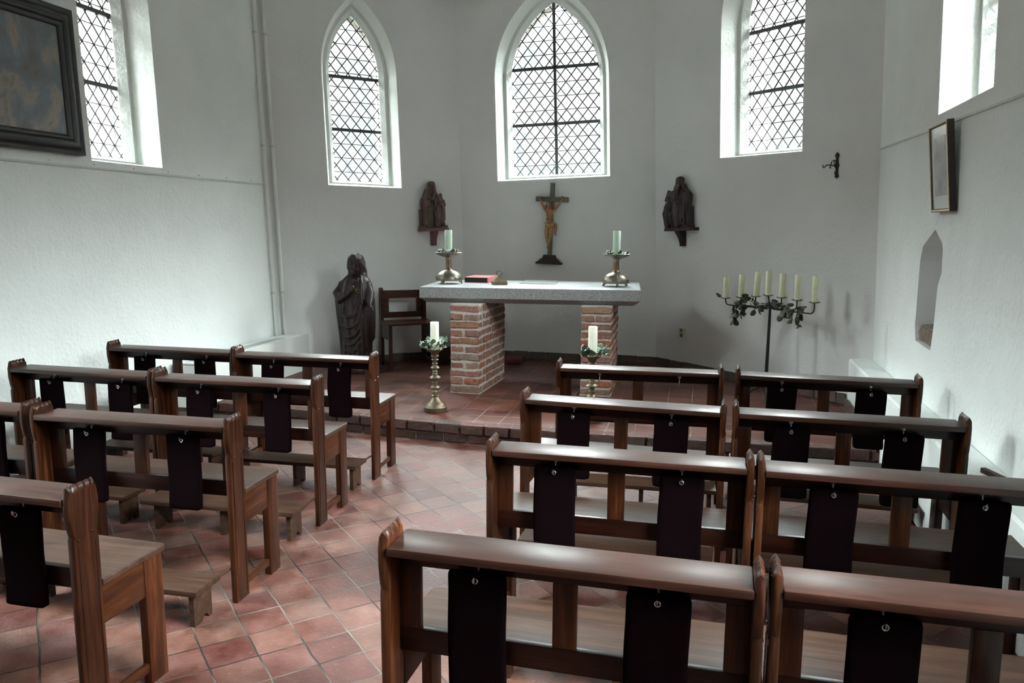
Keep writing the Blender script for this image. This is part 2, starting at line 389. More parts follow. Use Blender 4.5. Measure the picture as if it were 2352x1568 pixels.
def arch(uc, w, sill, spring, rise, off=0.0, n=10, tilt=0.0, sdrop=0.0):
    """pointed arch outline in (u,z), counter-clockwise from lower left; off enlarges it about the same centres"""
    R = (rise * rise + w * w) / (2 * w); c = R - w
    Ro = R + off; wo = w + off
    a1 = math.acos(c / Ro)
    pts = [(uc + wo, sill - sdrop)] + [(uc - c + Ro * math.cos(a1 * i / n), spring + Ro * math.sin(a1 * i / n)) for i in range(n + 1)]
    pts += [(uc + c - Ro * math.cos(a1 * (n - i) / n), spring + Ro * math.sin(a1 * (n - i) / n)) for i in range(1, n + 1)]
    pts += [(uc - wo, sill - sdrop)]
    return [(u, z + tilt * (u - uc)) for u, z in pts]

def inside(p, poly):
    r = False; n = len(poly)
    for i in range(n):
        a, b = poly[i], poly[i - 1]
        if (a[1] > p[1]) != (b[1] > p[1]) and p[0] < (b[0] - a[0]) * (p[1] - a[1]) / (b[1] - a[1]) + a[0]: r = not r
    return r
def clip_seg(a, b, poly):
    """pieces of the segment a-b that lie inside poly"""
    ts = [0.0, 1.0]; n = len(poly); dx, dy = b[0] - a[0], b[1] - a[1]
    for i in range(n):
        p, q = poly[i - 1], poly[i]; ex, ey = q[0] - p[0], q[1] - p[1]
        den = dx * ey - dy * ex
        if abs(den) < 1e-9: continue
        t = ((p[0] - a[0]) * ey - (p[1] - a[1]) * ex) / den; s = ((p[0] - a[0]) * dy - (p[1] - a[1]) * dx) / den
        if 0 < t < 1 and 0 <= s <= 1: ts.append(t)
    ts.sort(); out = []
    for t0, t1 in zip(ts, ts[1:]):
        if t1 - t0 > 1e-4:
            tm = (t0 + t1) / 2
            if inside((a[0] + dx * tm, a[1] + dy * tm), poly): out.append(((a[0] + dx * t0, a[1] + dy * t0), (a[0] + dx * t1, a[1] + dy * t1)))
    return out

def wall(name, W, holes, mat, z0=-.02):
    rect = [(0, z0), (W.len, z0), (W.len, TOP), (0, TOP)]
    vs = [V(p) for p in rect]; ed = [(0, 1), (1, 2), (2, 3), (3, 0)]
    for h in holes:
        b = len(vs); vs += [V(p) for p in h]; ed += [(b + i, b + (i + 1) % len(h)) for i in range(len(h))]
    ov, oe, of, *_ = delaunay_2d_cdt(vs, ed, [], 1, 1e-5)
    mb = MB(); fs = []
    for f in of:
        c = sum((ov[i] for i in f), V((0, 0))) / len(f)
        if any(inside(c, h) for h in holes): continue
        fs.append(list(f))
    mb.add([W.at(p[0], p[1]) for p in ov], fs)
    o = mb.build(name, mat); tag(o, kind='structure'); return o

def loft(mb, W, loops):
    """loops: list of (poly, depth); skins between them"""
    n = len(loops[0][0]); b = [mb.add([W.at(u, z, d) for u, z in p], []) for p, d in loops]
    for i in range(len(loops) - 1):
        for k in range(n):
            k2 = (k + 1) % n
            mb.f.append([b[i] + k, b[i] + k2, b[i + 1] + k2, b[i + 1] + k]); mb.m.append(mb.mi)

WIN = []
def window(idx, W, uc, w, sill, spring, rise, bars, mull=False, dw=.117, dh=.145, tilt=0.0, D=.24, splay=.125, cw=.0050, sdrop=.06):
    A = lambda off, sd: arch(uc, w, sill, spring, rise, off, 12, tilt, sd)
    o0, o1, o2, o3 = A(splay, sdrop), A(splay * .62, sdrop * .62), A(splay * .34, sdrop * .34), A(0, 0)
    root = empty('window_%d' % idx); tag(root, kind='structure')
    r = MB(); loft(r, W, [(o0, 0), (o1, D * .66), (o1, D * .74), (o2, D * .74), (o3, D), (o3, D + .06)])
    r.build('window_reveal', M['plaster_reveal'], root)
    r = MB(); loft(r, W, [(o3, D + .06), (A(-.006, -.006), D + .065), (A(.055, .03), D + .40)]); r.build('outer_reveal', M['outer_brick'], root)
    # pane (a thin slab of glass)
    g = MB(); n = len(o3); gd = D + .025
    b0 = g.add([W.at(u, z, gd) for u, z in o3], []); b1 = g.add([W.at(u, z, gd + .005) for u, z in o3], [])
    g.f += [list(range(n)), [n + i for i in range(n)][::-1]] + [[i, (i + 1) % n, n + (i + 1) % n, n + i] for i in range(n)]; g.m += [0] * (n + 2)
    g.build('window_pane', M['glass'], root)
    # lead lattice
    L = MB(); us = [p[0] for p in o3]; zs = [p[1] for p in o3]; u0, u1, z0, z1 = min(us), max(us), min(zs), max(zs)
    gd = D + .018
    def strip(a, b, hw, dep, mb):
        for p, q in clip_seg(a, b, o3):
            P0, P1 = W.at(p[0], p[1], gd), W.at(q[0], q[1], gd); t = (P1 - P0).normalized(); s_ = t.cross(W.out).normalized() * hw
            vs = [P0 - s_, P0 + s_, P1 + s_, P1 - s_]; o_ = W.out * dep
            mb.add([v - o_ for v in vs] + [v + o_ for v in vs], [(0, 1, 2, 3), (4, 7, 6, 5), (0, 4, 5, 1), (1, 5, 6, 2), (2, 6, 7, 3), (3, 7, 4, 0)])
    sl = dh / dw; H = z1 - z0
    k0 = int((u1 - u0 + H / sl) / dw) + 2
    for k in range(-k0, k0 + 1):
        ub = uc + dw * (k + .5 if not mull else k + .0)
        zb = bars[0]
        strip((ub - 4 / sl, zb - 4), (ub + 4 / sl, zb + 4), cw, .004, L); strip((ub + 4 / sl, zb - 4), (ub - 4 / sl, zb + 4), cw, .004, L)
    for k in range(-20, 40):
        z = bars[0] + k * dh
        if all(abs(z - b) > .02 for b in bars): strip((u0 - .1, z - tilt * (uc - u0 + .1)), (u1 + .1, z + tilt * (u1 - uc + .1)), cw * .62, .005, L)
    L.build('lead_lattice', M['lead'], root)
    for b in bars:
        t = MB(); strip((u0 - .1, b - tilt * (uc - u0 + .1)), (u1 + .1, b + tilt * (u1 - uc + .1)), .0150, .012, t); t.build('glazing_bar', M['lead'], root)
    if mull:
        t = MB(); strip((uc, z0 - .1), (uc, z1 + .1), .0150, .012, t); t.build('mullion', M['lead'], root)
    WIN.append((W, uc, w, sill, spring, rise, D))
    return o0

hL1 = window(1, WL, 8.66, .250, 2.10, 3.20, .62, (2.635, 3.172), cw=.0043)
hLA = window(2, WLA, .972, .262, 2.058, 3.15, .60, (2.588, 3.125), tilt=-.02)
hC = window(3, WC, 1.030, .482, 2.160, 3.15, .80, (2.700, 3.288), mull=True, tilt=.036)
hRA = window(4, WRA, 1.303, .322, 2.300, 3.40, .70, (2.830, 3.370), tilt=-.002)
hR1 = window(5, WR, 2.120, .345, 2.300, 3.40, .70, (2.86, 3.40))
hL2 = window(6, WL, 5.60, .62, 1.50, 3.35, .85, (2.635, 3.172))  # unseen window, added and enlarged to light the pews and walls
hR2 = window(7, WR, 5.30, .62, 1.50, 3.40, .85, (2.86, 3.40))  # unseen counterpart opposite, likewise added and widened for more light inside
NICHE = [(1.709, .885), (1.755, 1.040), (1.802, 1.271), (1.871, 1.351), (1.876, 1.485), (1.852, 1.519), (1.698, 1.592), (1.430, 1.489), (1.379, 1.40), (1.341, 1.165), (1.315, .987), (1.343, .894), (1.546, .887)]
wall('wall_left', WL, [hL1, hL2], M['plaster_side'])
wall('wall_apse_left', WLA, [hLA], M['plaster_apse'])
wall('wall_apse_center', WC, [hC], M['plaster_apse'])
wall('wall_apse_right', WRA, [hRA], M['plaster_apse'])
wall('wall_right', WR, [hR1, hR2, NICHE], M['plaster_side'])
wall('wall_back', WB, [], M['plaster_side'])
nb = MB(); loft(nb, WR, [(NICHE, 0), ([(1.585 + (u - 1.585) * .93, z) for u, z in NICHE], .15)])
nb.add([WR.at(1.585 + (u - 1.585) * .93, z, .15) for u, z in NICHE], [list(range(len(NICHE)))])
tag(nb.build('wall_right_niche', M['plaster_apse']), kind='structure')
# ceiling, floor, platform
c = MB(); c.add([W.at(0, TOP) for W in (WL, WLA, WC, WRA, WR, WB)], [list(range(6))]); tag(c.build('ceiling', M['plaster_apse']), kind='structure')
c = MB(); c.box(-4.5, 2.0, -3.9, 6.2, -.05, 0); tag(c.build('floor', M['floor']), kind='structure')
EDGE = [(-4.3, 5.66), (-3.38, 5.60), (-2.22, 5.475), (-1.66, 5.425), (-.90, 5.405), (-.32, 5.41), (1.36, 5.455)]
pl = MB(); poly = EDGE + [(1.55, 5.5), (1.6, 6.72), (-.395, 8.5), (-2.5, 8.5), (-4.3, 7.2)]
pl.prism(poly, .02, .140, 'z'); tag(pl.build('floor_platform', M['platform']), kind='structure')

# brick step: two courses of worn brick under a brick nosing
st = MB(); mo = MB()
def edge_at(s):
    acc = 0
    for a, b in zip(EDGE, EDGE[1:]):
        l = math.dist(a, b)
        if acc + l >= s:
            t = (s - acc) / l; d = ((b[0] - a[0]) / l, (b[1] - a[1]) / l)
            return (a[0] + (b[0] - a[0]) * t, a[1] + (b[1] - a[1]) * t), math.atan2(d[1], d[0])
        acc += l
    return EDGE[-1], 0.0
ELEN = sum(math.dist(a, b) for a, b in zip(EDGE, EDGE[1:]))
def rough_brick(mb, x0, x1, y0, y1, z0, z1, Mx, j=.004, b=.008):
    bm = bmesh.new(); bmesh.ops.create_cube(bm, size=1)
    for q in bm.verts: q.co = V(((x0 + x1) / 2 + q.co.x * (x1 - x0), (y0 + y1) / 2 + q.co.y * (y1 - y0), (z0 + z1) / 2 + q.co.z * (z1 - z0)))
    bmesh.ops.subdivide_edges(bm, edges=bm.edges[:], cuts=3, use_grid_fill=True)
    bmesh.ops.bevel(bm, geom=[e for e in bm.edges if e.is_manifold and e.calc_face_angle(0) > .5], offset=b, segments=2, affect='EDGES')
    sd = random.random() * 100
    for q in bm.verts:
        q.co += noise.noise_vector(q.co * 26 + V((sd, sd, 0))) * j + noise.noise_vector(q.co * 70 + V((sd, 0, 0))) * (j * .5)
    mb.frombm(bm, Mx)
for course, (z0, z1) in enumerate(((.008, .062), (.076, .142))):
    s = .1 if course else .02
    while s < ELEN - .05:
        l = random.uniform(.185, .235); (px, py), a = edge_at(s + l / 2)
        rough_brick(st, -l / 2 + .007, l / 2 - .007, -.010 - .012 * course, .085, z0 - .003, z1 + (.003 if not course else 0), T(px, py, 0) @ RZ(a), j=.0045, b=.006)
        s += l
for a, b in zip(EDGE, EDGE[1:]):
    an = math.atan2(b[1] - a[1], b[0] - a[0]); mo.box(0, math.dist(a, b), .0, .07, -.01, .136, T(a[0], a[1], 0) @ RZ(an))
s1 = st.build('trim_1', M['brick_dark'], smooth=60); tag(s1, kind='structure')
tag(mo.build('trim_2', M['mortar_dark']), kind='structure')
# dark tile skirting round the apse
def skirting(name, W, u0, u1, z0=.142, z1=.228):
    b = MB(); u = u0
    while u < u1 - .02:
        l = min(random.uniform(.16, .22), u1 - u)
        rough_brick(b, u + .004, u + l - .004, -.022, -.002, z0, z1 + random.uniform(-.004, .006), W.mat(0, 0), j=.0025, b=.004); u += l
    b.mi = 1; b.box(u0, u1, -.012, -.001, z0, z1 - .004, W.mat(0, 0))
    tag(b.build(name, [M['brick_skirt'], M['mortar_dark']], smooth=60), kind='structure')
skirting('baseboard_apse_left', WLA, .55, WLA.len); skirting('baseboard_apse_center', WC, 0, WC.len); skirting('baseboard_apse_right', WRA, 0, WRA.len - .22)
# boxed plinth along the right wall
b = MB(); b.add([WR.at(-.02, 0, .0), WR.at(-.02, 0, -.185), WR.at(8.0, 0, -.135), WR.at(8.0, 0, .0), WR.at(-.02, .55, .0), WR.at(-.02, .55, -.18), WR.at(8.0, .55, -.13), WR.at(8.0, .55, .0)],
      [(0, 1, 2, 3), (4, 7, 6, 5), (0, 4, 5, 1), (1, 5, 6, 2), (2, 6, 7, 3), (3, 7, 4, 0)])
o = b.build('trim_3', M['plaster_side']); tag(o, kind='structure')
o.modifiers.new('b', 'BEVEL').width = .012
b = MB(); u = .05
while u < 1.25:
    l = .07; rough_brick(b, u, u + l - .006, -.215, -.193, .142, .232, WR.mat(0, 0), j=.003, b=.004); u += l
tag(b.build('baseboard_right', M['brick_skirt'], smooth=60), kind='structure')
# ledges and nail heads on the side walls
b = MB(); b.box(0, 10.55, -.010, .0, 1.980, 1.996, WL.mat(0, 0), bev=.003)
for i in range(16): b.ball((4.3 + i * .4, -.003, 2.012), .005, WL.mat(0, 0), n=5)
tag(b.build('trim_4', M['trim_paint']), kind='structure')
b = MB(); b.add([WR.at(0, 2.196, 0), WR.at(0, 2.196, -.012), WR.at(8, 2.04, -.012), WR.at(8, 2.04, 0), WR.at(0, 2.212, 0), WR.at(0, 2.208, -.012), WR.at(8, 2.052, -.012), WR.at(8, 2.056, 0)],
      [(0, 1, 2, 3), (4, 7, 6, 5), (0, 4, 5, 1), (1, 5, 6, 2), (2, 6, 7, 3), (3, 7, 4, 0)])
tag(b.build('trim_5', M['trim_paint']), kind='structure')

# ------------------------------------------------------------------ pews
HW, TP = .481, .024
def end_profile():
    p = [(.004, 0), (.104, 0), (.104, .30), (.104, .635), (.099, .648), (.104, .660), (.112, .700), (.114, .750), (.108, .790), (.100, .818)]
    z = .818; n = 4                                                   # notched crest
    for i in range(n):
        v = .100 - (i + .5) * .1 / n
        p += [(v + .004, z - .003 - i * .0005), (v, z - .012), (v - .004, z - .002)]
    p += [(.0, .812), (-.008, .770), (-.008, .720), (.0, .672), (.006, .652), (.001, .640), (.002, .30)]
    return p
def end_panel(sx):
    mb = MB(); x0, x1 = (HW - TP, HW) if sx > 0 else (-HW, -HW + TP)
    prof = end_profile(); n = len(prof)
    # crest comes to a ridge, the long edges are eased
    def layer(x, f, zc):
        out = []
        for v, z in prof:
            vv = .052 + (v - .052) * f
            out.append(V((x, vv, z - (zc if z > .79 else 0))))
        return out
    xs = [(x0, .94, .016), (x0 + TP * .25, 1, .006), ((x0 + x1) / 2, 1, 0), (x1 - TP * .25, 1, .006), (x1, .94, .016)]
    bs_ = [mb.add(layer(*q), []) for q in xs]
    for i in range(4):
        for k in range(n): mb.f.append([bs_[i] + k, bs_[i] + (k + 1) % n, bs_[i + 1] + (k + 1) % n, bs_[i + 1] + k]); mb.m.append(0)
    mb.f += [[bs_[0] + k for k in range(n)][::-1], [bs_[4] + k for k in range(n)]]; mb.m += [0, 0]
    xo = x1 if sx > 0 else x0
    # carved mouldings on the outer face: two crescents, two beads
    for vc, zc, r in ((.030, .655, .020), (.080, .665, .018)):
        mb.tube([(xo, vc + r * math.cos(a), zc + r * .9 * math.sin(a)) for a in [PI * 1.02 + PI * .96 * i / 8 for i in range(9)]], [.0008, .0018, .0028, .0034, .0036, .0034, .0028, .0018, .0008], 6)
    for vc in (.020, .088): mb.tube([(xo, vc, .02), (xo, vc, .62)], .0022, 5)
    for vc in (.030, .055, .078): mb.tube([(xo, vc, .695), (xo, vc + .002, .79)], [.0005, .0028], 5)
    return mb
def pew(name='church_pew'):
    r = empty(name)
    for sx in (-1, 1): end_panel(sx).build('end_panel', M['wood_z'], r, smooth=35)
    W_ = HW - TP
    mb = MB(); mb.box(-W_ + .001, W_ - .001, -.012, .132, .752, .775, bev=.005); mb.build('book_ledge', M['wood_top'], r, smooth=40)
    mb = MB(); mb.box(-W_, W_, .075, .097, .695, .752, bev=.003); mb.build('top_rail', M['wood_x'], r, smooth=40)
    mb = MB(); mb.box(-W_, W_, .075, .097, .448, .516, bev=.003); mb.build('bottom_rail', M['wood_x'], r, smooth=40)
    for u in (-.427, .427):
        mb = MB(); mb.box(u - .030, u + .030, .075, .097, .516, .695, bev=.002); mb.build('stile', M['wood_z'], r, smooth=40)
    mb = MB(); mb.box(-.033, .030, .075, .097, .516, .695, bev=.003); mb.build('center_stile', M['wood_z'], r, smooth=40)
    mb = MB(); R_ = .022
    pts = [(HW + .002, .105), (HW + .002, .405 - R_)] + [(HW + .002 - R_ + R_ * math.cos(a), .405 - R_ + R_ * math.sin(a)) for a in (.4, .8, 1.2)] + [(HW + .002 - R_, .405)]
    pts += [(-x, y) for x, y in pts[::-1]]
    mb.prism(pts, .455, .477, 'z'); o = mb.build('seat', M['wood_seat'], r); bv = o.modifiers.new('b', 'BEVEL'); bv.width = .004; bv.segments = 2; bv.limit_method = 'ANGLE'
    for sx in (-1, 1):
        x0, x1 = sorted((sx * (HW - .004), sx * (HW - .026)))
        mb = MB(); mb.box(x0, x1, .100, .295, .325, .455, bev=.002); mb.build('side_apron', M['wood_y'], r, smooth=40)
        x0, x1 = sorted((sx * HW, sx * (HW - .032)))
        mb = MB(); mb.box(x0, x1, .290, .377, 0, .455, bev=.003); mb.build('front_leg', M['wood_z'], r, smooth=40)
        x0, x1 = sorted((sx * (HW - .005), sx * (HW - .025)))
        mb = MB(); mb.box(x0, x1, .104, .292, .046, .078, bev=.003); mb.build('stretcher', M['wood_y'], r, smooth=40)
    mb = MB(); mb.box(-HW + .03, HW - .03, .35, .372, .37, .455, bev=.002); mb.build('front_apron', M['wood_x'], r, smooth=40)
    # hinged kneeler behind the pew
    k = MB(); k.box(-.425, .452, -.235, -.062, .137, .160, bev=.003)
    for x in (-.405, .440): k.tube([(x, -.085, .148), (x + .006, -.02, .150), (x + .010, .012, .152)], .006, 6)
    kn = k.build('kneeler', M['wood_old'], r, smooth=40)
    for x in (-.355, .03, .405):
        lg = MB(); lg.prism([(-.215, 0), (-.165, 0), (-.150, .022), (-.130, .022), (-.118, 0), (-.095, 0), (-.095, .138), (-.215, .138)], x, x + .022, 'x'); lg.build('kneeler_leg', M['wood_old'], kn)
    for x in (-.228, .236):
        h = MB(); h.tube([(x, .074, .728), (x, .066, .727), (x, .0635, .720), (x, .063, .703), (x, .060, .6965), (x, .052, .694), (x, .036, .694), (x, .026, .694), (x, .0215, .697), (x, .020, .709)], .0025, 6)
        h.ball((x, .073, .730), (.010, .004, .010), n=6); h.build('cushion_hook', M['metal'], r, smooth=60)
    return r
def cushion(name, bend, seed):
    """felt pad hung from an eyelet at its top; origin at the eyelet"""
    rnd = random.Random(seed); bm = bmesh.new()
    w, h, t, rc = .158, .325, .022, .014
    xs_ = [-.079, -.0755, -.069, -.055, -.038, -.020, -.0052, .0052, .020, .038, .055, .069, .0755, .079]
    zs_ = [.022, .0185, .0052, -.0052] + [-.0065 - (.3005 - .010) * k / 20 for k in range(1, 20)] + [-.297, -.3035, -.307]
    nx, nz = len(xs_), len(zs_)
    grid = {}
    for side in (0, 1):
        for i in range(nx):
            for k in range(nz):
                x = xs_[i]; z = zs_[k]
                # round the corners and swell the middle
                ex = max(0, abs(x) - (w / 2 - rc)); ez = max(0, (.022 - z) - (h - rc)) + max(0, rc - (.022 - z)) if True else 0
                if ex > 0 and ez > 0:
                    l = math.hypot(ex, ez)
                    if l > rc: x -= math.copysign(ex * (1 - rc / l), x); z += (ez * (1 - rc / l)) * (1 if (.022 - z) > h / 2 else -1)
                q = min(i, nx - 1 - i, k, nz - 1 - k); th = t / 2 * (.25 if q == 0 else .82 if q == 1 else 1.0)
                wave = bend * math.sin((.022 - z) / h * PI * 1.25) + .004 * noise.noise(V((x * 9, z * 7, seed * 3.1)))
                xs = x + .006 * math.sin((.022 - z) / h * PI * 2 + seed) * (1 if abs(bend) > .006 else .3)
                grid[side, i, k] = bm.verts.new((xs, (th if side else -th) + wave, z))
    for side in (0, 1):
        for i in range(nx - 1):
            for k in range(nz - 1):
                if not (i == 6 and k == 2): bm.faces.new([grid[side, i, k], grid[side, i + 1, k], grid[side, i + 1, k + 1], grid[side, i, k + 1]])
    hl = [(6, 2), (7, 2), (7, 3), (6, 3)]
    for a, b in zip(hl, hl[1:] + hl[:1]): bm.faces.new([grid[0, b[0], b[1]], grid[0, a[0], a[1]], grid[1, a[0], a[1]], grid[1, b[0], b[1]]])
    rim = [(i, 0) for i in range(nx)] + [(nx - 1, k) for k in range(1, nz)] + [(i, nz - 1) for i in range(nx - 2, -1, -1)] + [(0, k) for k in range(nz - 2, 0, -1)]
    for a, b in zip(rim, rim[1:] + rim[:1]): bm.faces.new([grid[0, a[0], a[1]], grid[0, b[0], b[1]], grid[1, b[0], b[1]], grid[1, a[0], a[1]]])
    mb = MB(); mb.frombm(bm); o = mb.build(name, M['felt'], smooth=60)
    e = MB(); e.tube([(.0070 * math.cos(a), -t / 2 - .0005, .0 + .0070 * math.sin(a)) for a in [2 * PI * i / 14 for i in range(15)]], .0022, 6, cap=False)
    e.build('eyelet', M['metal'], o, smooth=60)
    return o
# centre x, centre y of the ledge's rear edge, turn in degrees, what singles the pew out, cushions (left, right)
PEWS = [
    (-3.404, 4.483, .1, 'front row pew of the left block, its end against the white left wall', 'the left wall end of the front row, left block', (1, 1)),
    (-2.426, 4.458, 1.2, 'front row pew of the left block, aisle side, before the dark robed statue', 'the front row aisle pew of the left block', (1, 1)),
    (-3.386, 3.670, -.7, 'second row pew of the left block, its end against the white left wall', 'the left wall pew in the second row', (1, 1)),
    (-2.404, 3.658, 1.4, 'second row pew of the left block with an orange brown aisle end', 'the second row aisle pew of the left block', (1, 1)),
    (-3.380, 2.815, 0.5, 'third row pew cut by the left picture edge, only its right end seen', 'the third row pew cut by the left picture edge', (0, 1)),
    (-2.341, 2.782, 1.1, 'third row pew of the left block, aisle side, whole in view', 'the third row aisle pew of the left block', (1, 1)),
    (-2.300, 1.915, -1.5, 'nearest pew of the left block, bottom left, only its aisle end seen', 'the nearest pew of the left block', (0, 1)),
    (-.316, 4.523, 2.0, 'front row aisle pew of the right block, its hooks hold no cushions', '', (0, 0)),
    (-.334, 3.597, -3.0, 'second row aisle pew of the right block with a shiny pale ledge', 'the second row aisle pew of the right block', (1, 1)),
    (-.265, 2.741, -.2, 'third row aisle pew of the right block with scratched letters in its ledge', 'the third row aisle pew of the right block', (1, 1)),
    (-.302, 1.799, -1.5, 'nearest aisle pew of the right block, large at the bottom centre', 'the nearest aisle pew of the right block', (1, 1)),
    (.711, 4.519, -2.0, 'front row pew of the right block beside the white wall plinth', 'the front row pew by the right plinth', (1, 1)),
    (.660, 3.568, -1.1, 'second row pew of the right block beside the white wall plinth', 'the second row pew by the right plinth', (1, 1)),
    (.708, 2.725, -.8, 'third row pew of the right block running to the right picture edge', 'the third row pew at the right picture edge', (1, 1)),
    (.676, 1.800, -.8, 'nearest pew of the right block, bottom right corner of the view', 'the nearest pew in the bottom right corner', (1, 0)),
]
BENDS = [.010, .004, .004, .004, .010, .008, .012, .004, .012, .014, .014, .012]
proto = pew(); protos = [cushion('hanging_cushion', .003, 1), cushion('hanging_cushion', .007, 2), cushion('hanging_cushion', .005, 3)]
used = set(); first = True; nc = 0
for x, y, dg, lab, where, cs in PEWS:
    o = proto if first else copy_tree(proto); first = False
    o.location = (x, y, 0); a = math.radians(dg); o.rotation_euler = (0, 0, a)
    tag(o, 'dark brown ' + lab if 'brown' not in lab else lab, 'pew', 'church pews in rows facing the altar')
    for j, u in enumerate((-.228, .236)):
        if not cs[j]: continue
        left = x < -1.5; idx = (1 if left and nc % 3 != 1 else 0 if not left else 2)
        c = protos[idx] if idx not in used else copy_tree(protos[idx]); used.add(idx)
        v = .0425
        c.location = (x + u * math.cos(a) - v * math.sin(a), y + u * math.sin(a) + v * math.cos(a), .694)
        c.rotation_euler = (random.uniform(-.015, .0), random.uniform(-.02, .02), a + random.uniform(-.03, .03))
        side = 'left' if j == 0 else 'right'
        txt = 'dark felt cushion, %s one on %s' % (side, where)
        if sum(cs) == 1: txt = 'dark felt cushion hanging on %s' % where
        tag(c, txt, 'cushion', 'felt cushions hung on the pew backs'); nc += 1

# ------------------------------------------------------------------ altar
ALT = empty('altar', (-1.42, 7.0, .14), 0, 'stone altar table with a speckled grey slab on two brick pillars', 'altar')
iA = T(1.42, -7.0, -.14)
ya = math.radians(5.0)
MA = iA @ T(-2.397, 6.565, 0) @ RZ(ya)
slab = MB(); L_, Dp, ch = 1.935, .985, .055
ringz = [(0, 1.062), (0, .968), (ch, .924)]
lv = []
for o_, z in ringz: lv.append([V((o_, o_, z)), V((L_ - o_, o_, z)), V((L_ - o_, Dp - o_, z)), V((o_, Dp - o_, z))])
slab.add([MA @ q for l in lv for q in l], [(4 * i + k, 4 * i + (k + 1) % 4, 4 * i + 4 + (k + 1) % 4, 4 * i + 4 + k) for i in range(2) for k in range(4)] + [(8, 11, 10, 9)])
slab.mi = 1; slab.add([MA @ q for q in lv[0]], [(0, 1, 2, 3)])
o = slab.build('altar_slab', [M['granite'], M['granite_top']], ALT)
def pillar(x0, y0, w, d, a):
    mb = MB(); Mx = iA @ T(x0, y0, 0) @ RZ(a); zt_, zb = .922, .14; nC = 11; ch_ = (zt_ - zb) / nC; j = .008
    for cI in range(nC):
        z0 = zb + cI * ch_ + .0068 + random.uniform(-.003, .003); z1 = zb + (cI + 1) * ch_ - .0068 + random.uniform(-.003, .003)
        if cI % 2:   # front: two headers; sides: stretchers
            cut = w * random.uniform(.44, .52)
            fr = [(0, cut - j), (cut + j, w)]; sd = [0, .19, .37, .58, d]
        else:
            fr = [(0, w)]; sd = [0, .105, .30, .43, .62, d]
        dep = sd[1] - j
        for a0, a1 in fr:
            for y0_, y1_ in ((0, dep), (d - dep, d)): rough_brick(mb, a0 + random.uniform(-.004, .003), a1 + random.uniform(-.003, .004), y0_ - random.uniform(0, .007) * (y0_ == 0), y1_, z0, z1, Mx, j=.006, b=.007)
        for k in range(1, len(sd) - 1):
            for a0, a1 in ((0, .10), (w - .10, w)): rough_brick(mb, a0 - random.uniform(-.002, .005) * (a0 == 0), a1 + random.uniform(-.002, .007) * (a0 > 0), sd[k] + j, min(sd[k + 1], d - dep) - j, z0, z1, Mx, j=.006, b=.007) if sd[k] + 2 * j < d - dep else None
    mb.mi = 1; mb.box(.004, w - .004, .004, d - .004, zb, zt_ + .004, Mx)
    mb.box(-.003, w + .003, -.003, d + .003, zb - .004, zb + .006, Mx)
    return mb.build('brick_pillar', [M['brick'], M['mortar']], ALT, smooth=70)
pillar(-2.093, 6.497, .268, .79, math.radians(-2.5)); pillar(-.965, 6.658, .264, .76, math.radians(1.5))
# relic stone let into the slab
o = MB(); o.add([V((-1.64, 7.229, 1.0625)), V((-1.297, 7.222, 1.0625)), V((-1.335, 7.680, 1.0625)), V((-1.685, 7.69, 1.0625)), V((-1.64, 7.229, 1.0665)), V((-1.297, 7.222, 1.0665)), V((-1.335, 7.680, 1.0665)), V((-1.685, 7.69, 1.0665))],
    [(0, 3, 2, 1), (4, 5, 6, 7), (0, 1, 5, 4), (1, 2, 6, 5), (2, 3, 7, 6), (3, 0, 4, 7)])
tag(o.build('relic_stone', M['plate']), 'flat grey carved stone plate lying on the altar top', 'stone plate')

def leafy(name, n_leaf, r0, r1, z0, z1, size, seed, mat, berries=60, sect=None, upright=.6):
    rnd = random.Random(seed); mb = MB()
    for i in range(n_leaf):
        a = rnd.uniform(0, 2 * PI) if sect is None else rnd.uniform(*sect)
        r = rnd.uniform(r0, r1); c_ = V((r * math.cos(a), r * math.sin(a), rnd.uniform(z0, z1))); s_ = size * rnd.uniform(.6, 1.15)
        Mx = T(*c_) @ RZ(a + rnd.uniform(-.8, .8)) @ RY(rnd.uniform(-1.3, .3) * upright - .4) @ RX(rnd.uniform(-.7, .7))
        pts = [(0, 0)] + [(s_ * (.5 - .5 * math.cos(t)) * 1.05, s_ * .48 * math.sin(t)) for t in [2 * PI * k / 12 for k in range(12)]]
        vs = [Mx @ V((p[0], p[1], -.18 * s_ * (abs(p[1]) / s_ * 2) ** 2 + .0)) for p in pts[1:]]
        cen = Mx @ V((s_ * .52, 0, .06 * s_))
        mb.add([cen] + vs, [(0, k + 1, (k + 1) % 12 + 1) for k in range(12)])
    # twigs
    for i in range(5):
        a0 = rnd.uniform(0, 2 * PI); mb.tube([((r0 + r1) / 2 * math.cos(a0 + t), (r0 + r1) / 2 * math.sin(a0 + t), z0 + .004 + .01 * math.sin(t * 3)) for t in [k * .35 for k in range(7)]], .0016, 4)
    o = mb.build(name, mat, smooth=50)
    if berries:
        b = MB()
        for i in range(berries):
            a = rnd.uniform(0, 2 * PI); r = rnd.uniform(r0 * 1.05, r1 * 1.25); b.ball((r * math.cos(a), r * math.sin(a), rnd.uniform(z0, z1 + .02)), rnd.uniform(.003, .0062), n=4)
        b.build('white_berries', M['berry'], o, smooth=80)
    return o
def candle(name, x, y, z, r, h, mat, label, group, lean=(0, 0)):
    mb = MB(); mb.lathe([(r * .97, 0), (r, .004), (r, h - .004), (r * .95, h), (r * .8, h - .002), (r * .3, h - .006), (0, h - .007)], 28)
    o = mb.build(name, mat, smooth=50); o.location = (x, y, z); o.rotation_euler = (lean[0], lean[1], 0)
    w = MB(); w.tube([(0, 0, h - .008), (.001, 0, h + .003), (.003, .001, h + .009)], .0012, 5); w.build('wick', M['dark_hole'], o)
    return tag(o, label, 'candle', group)
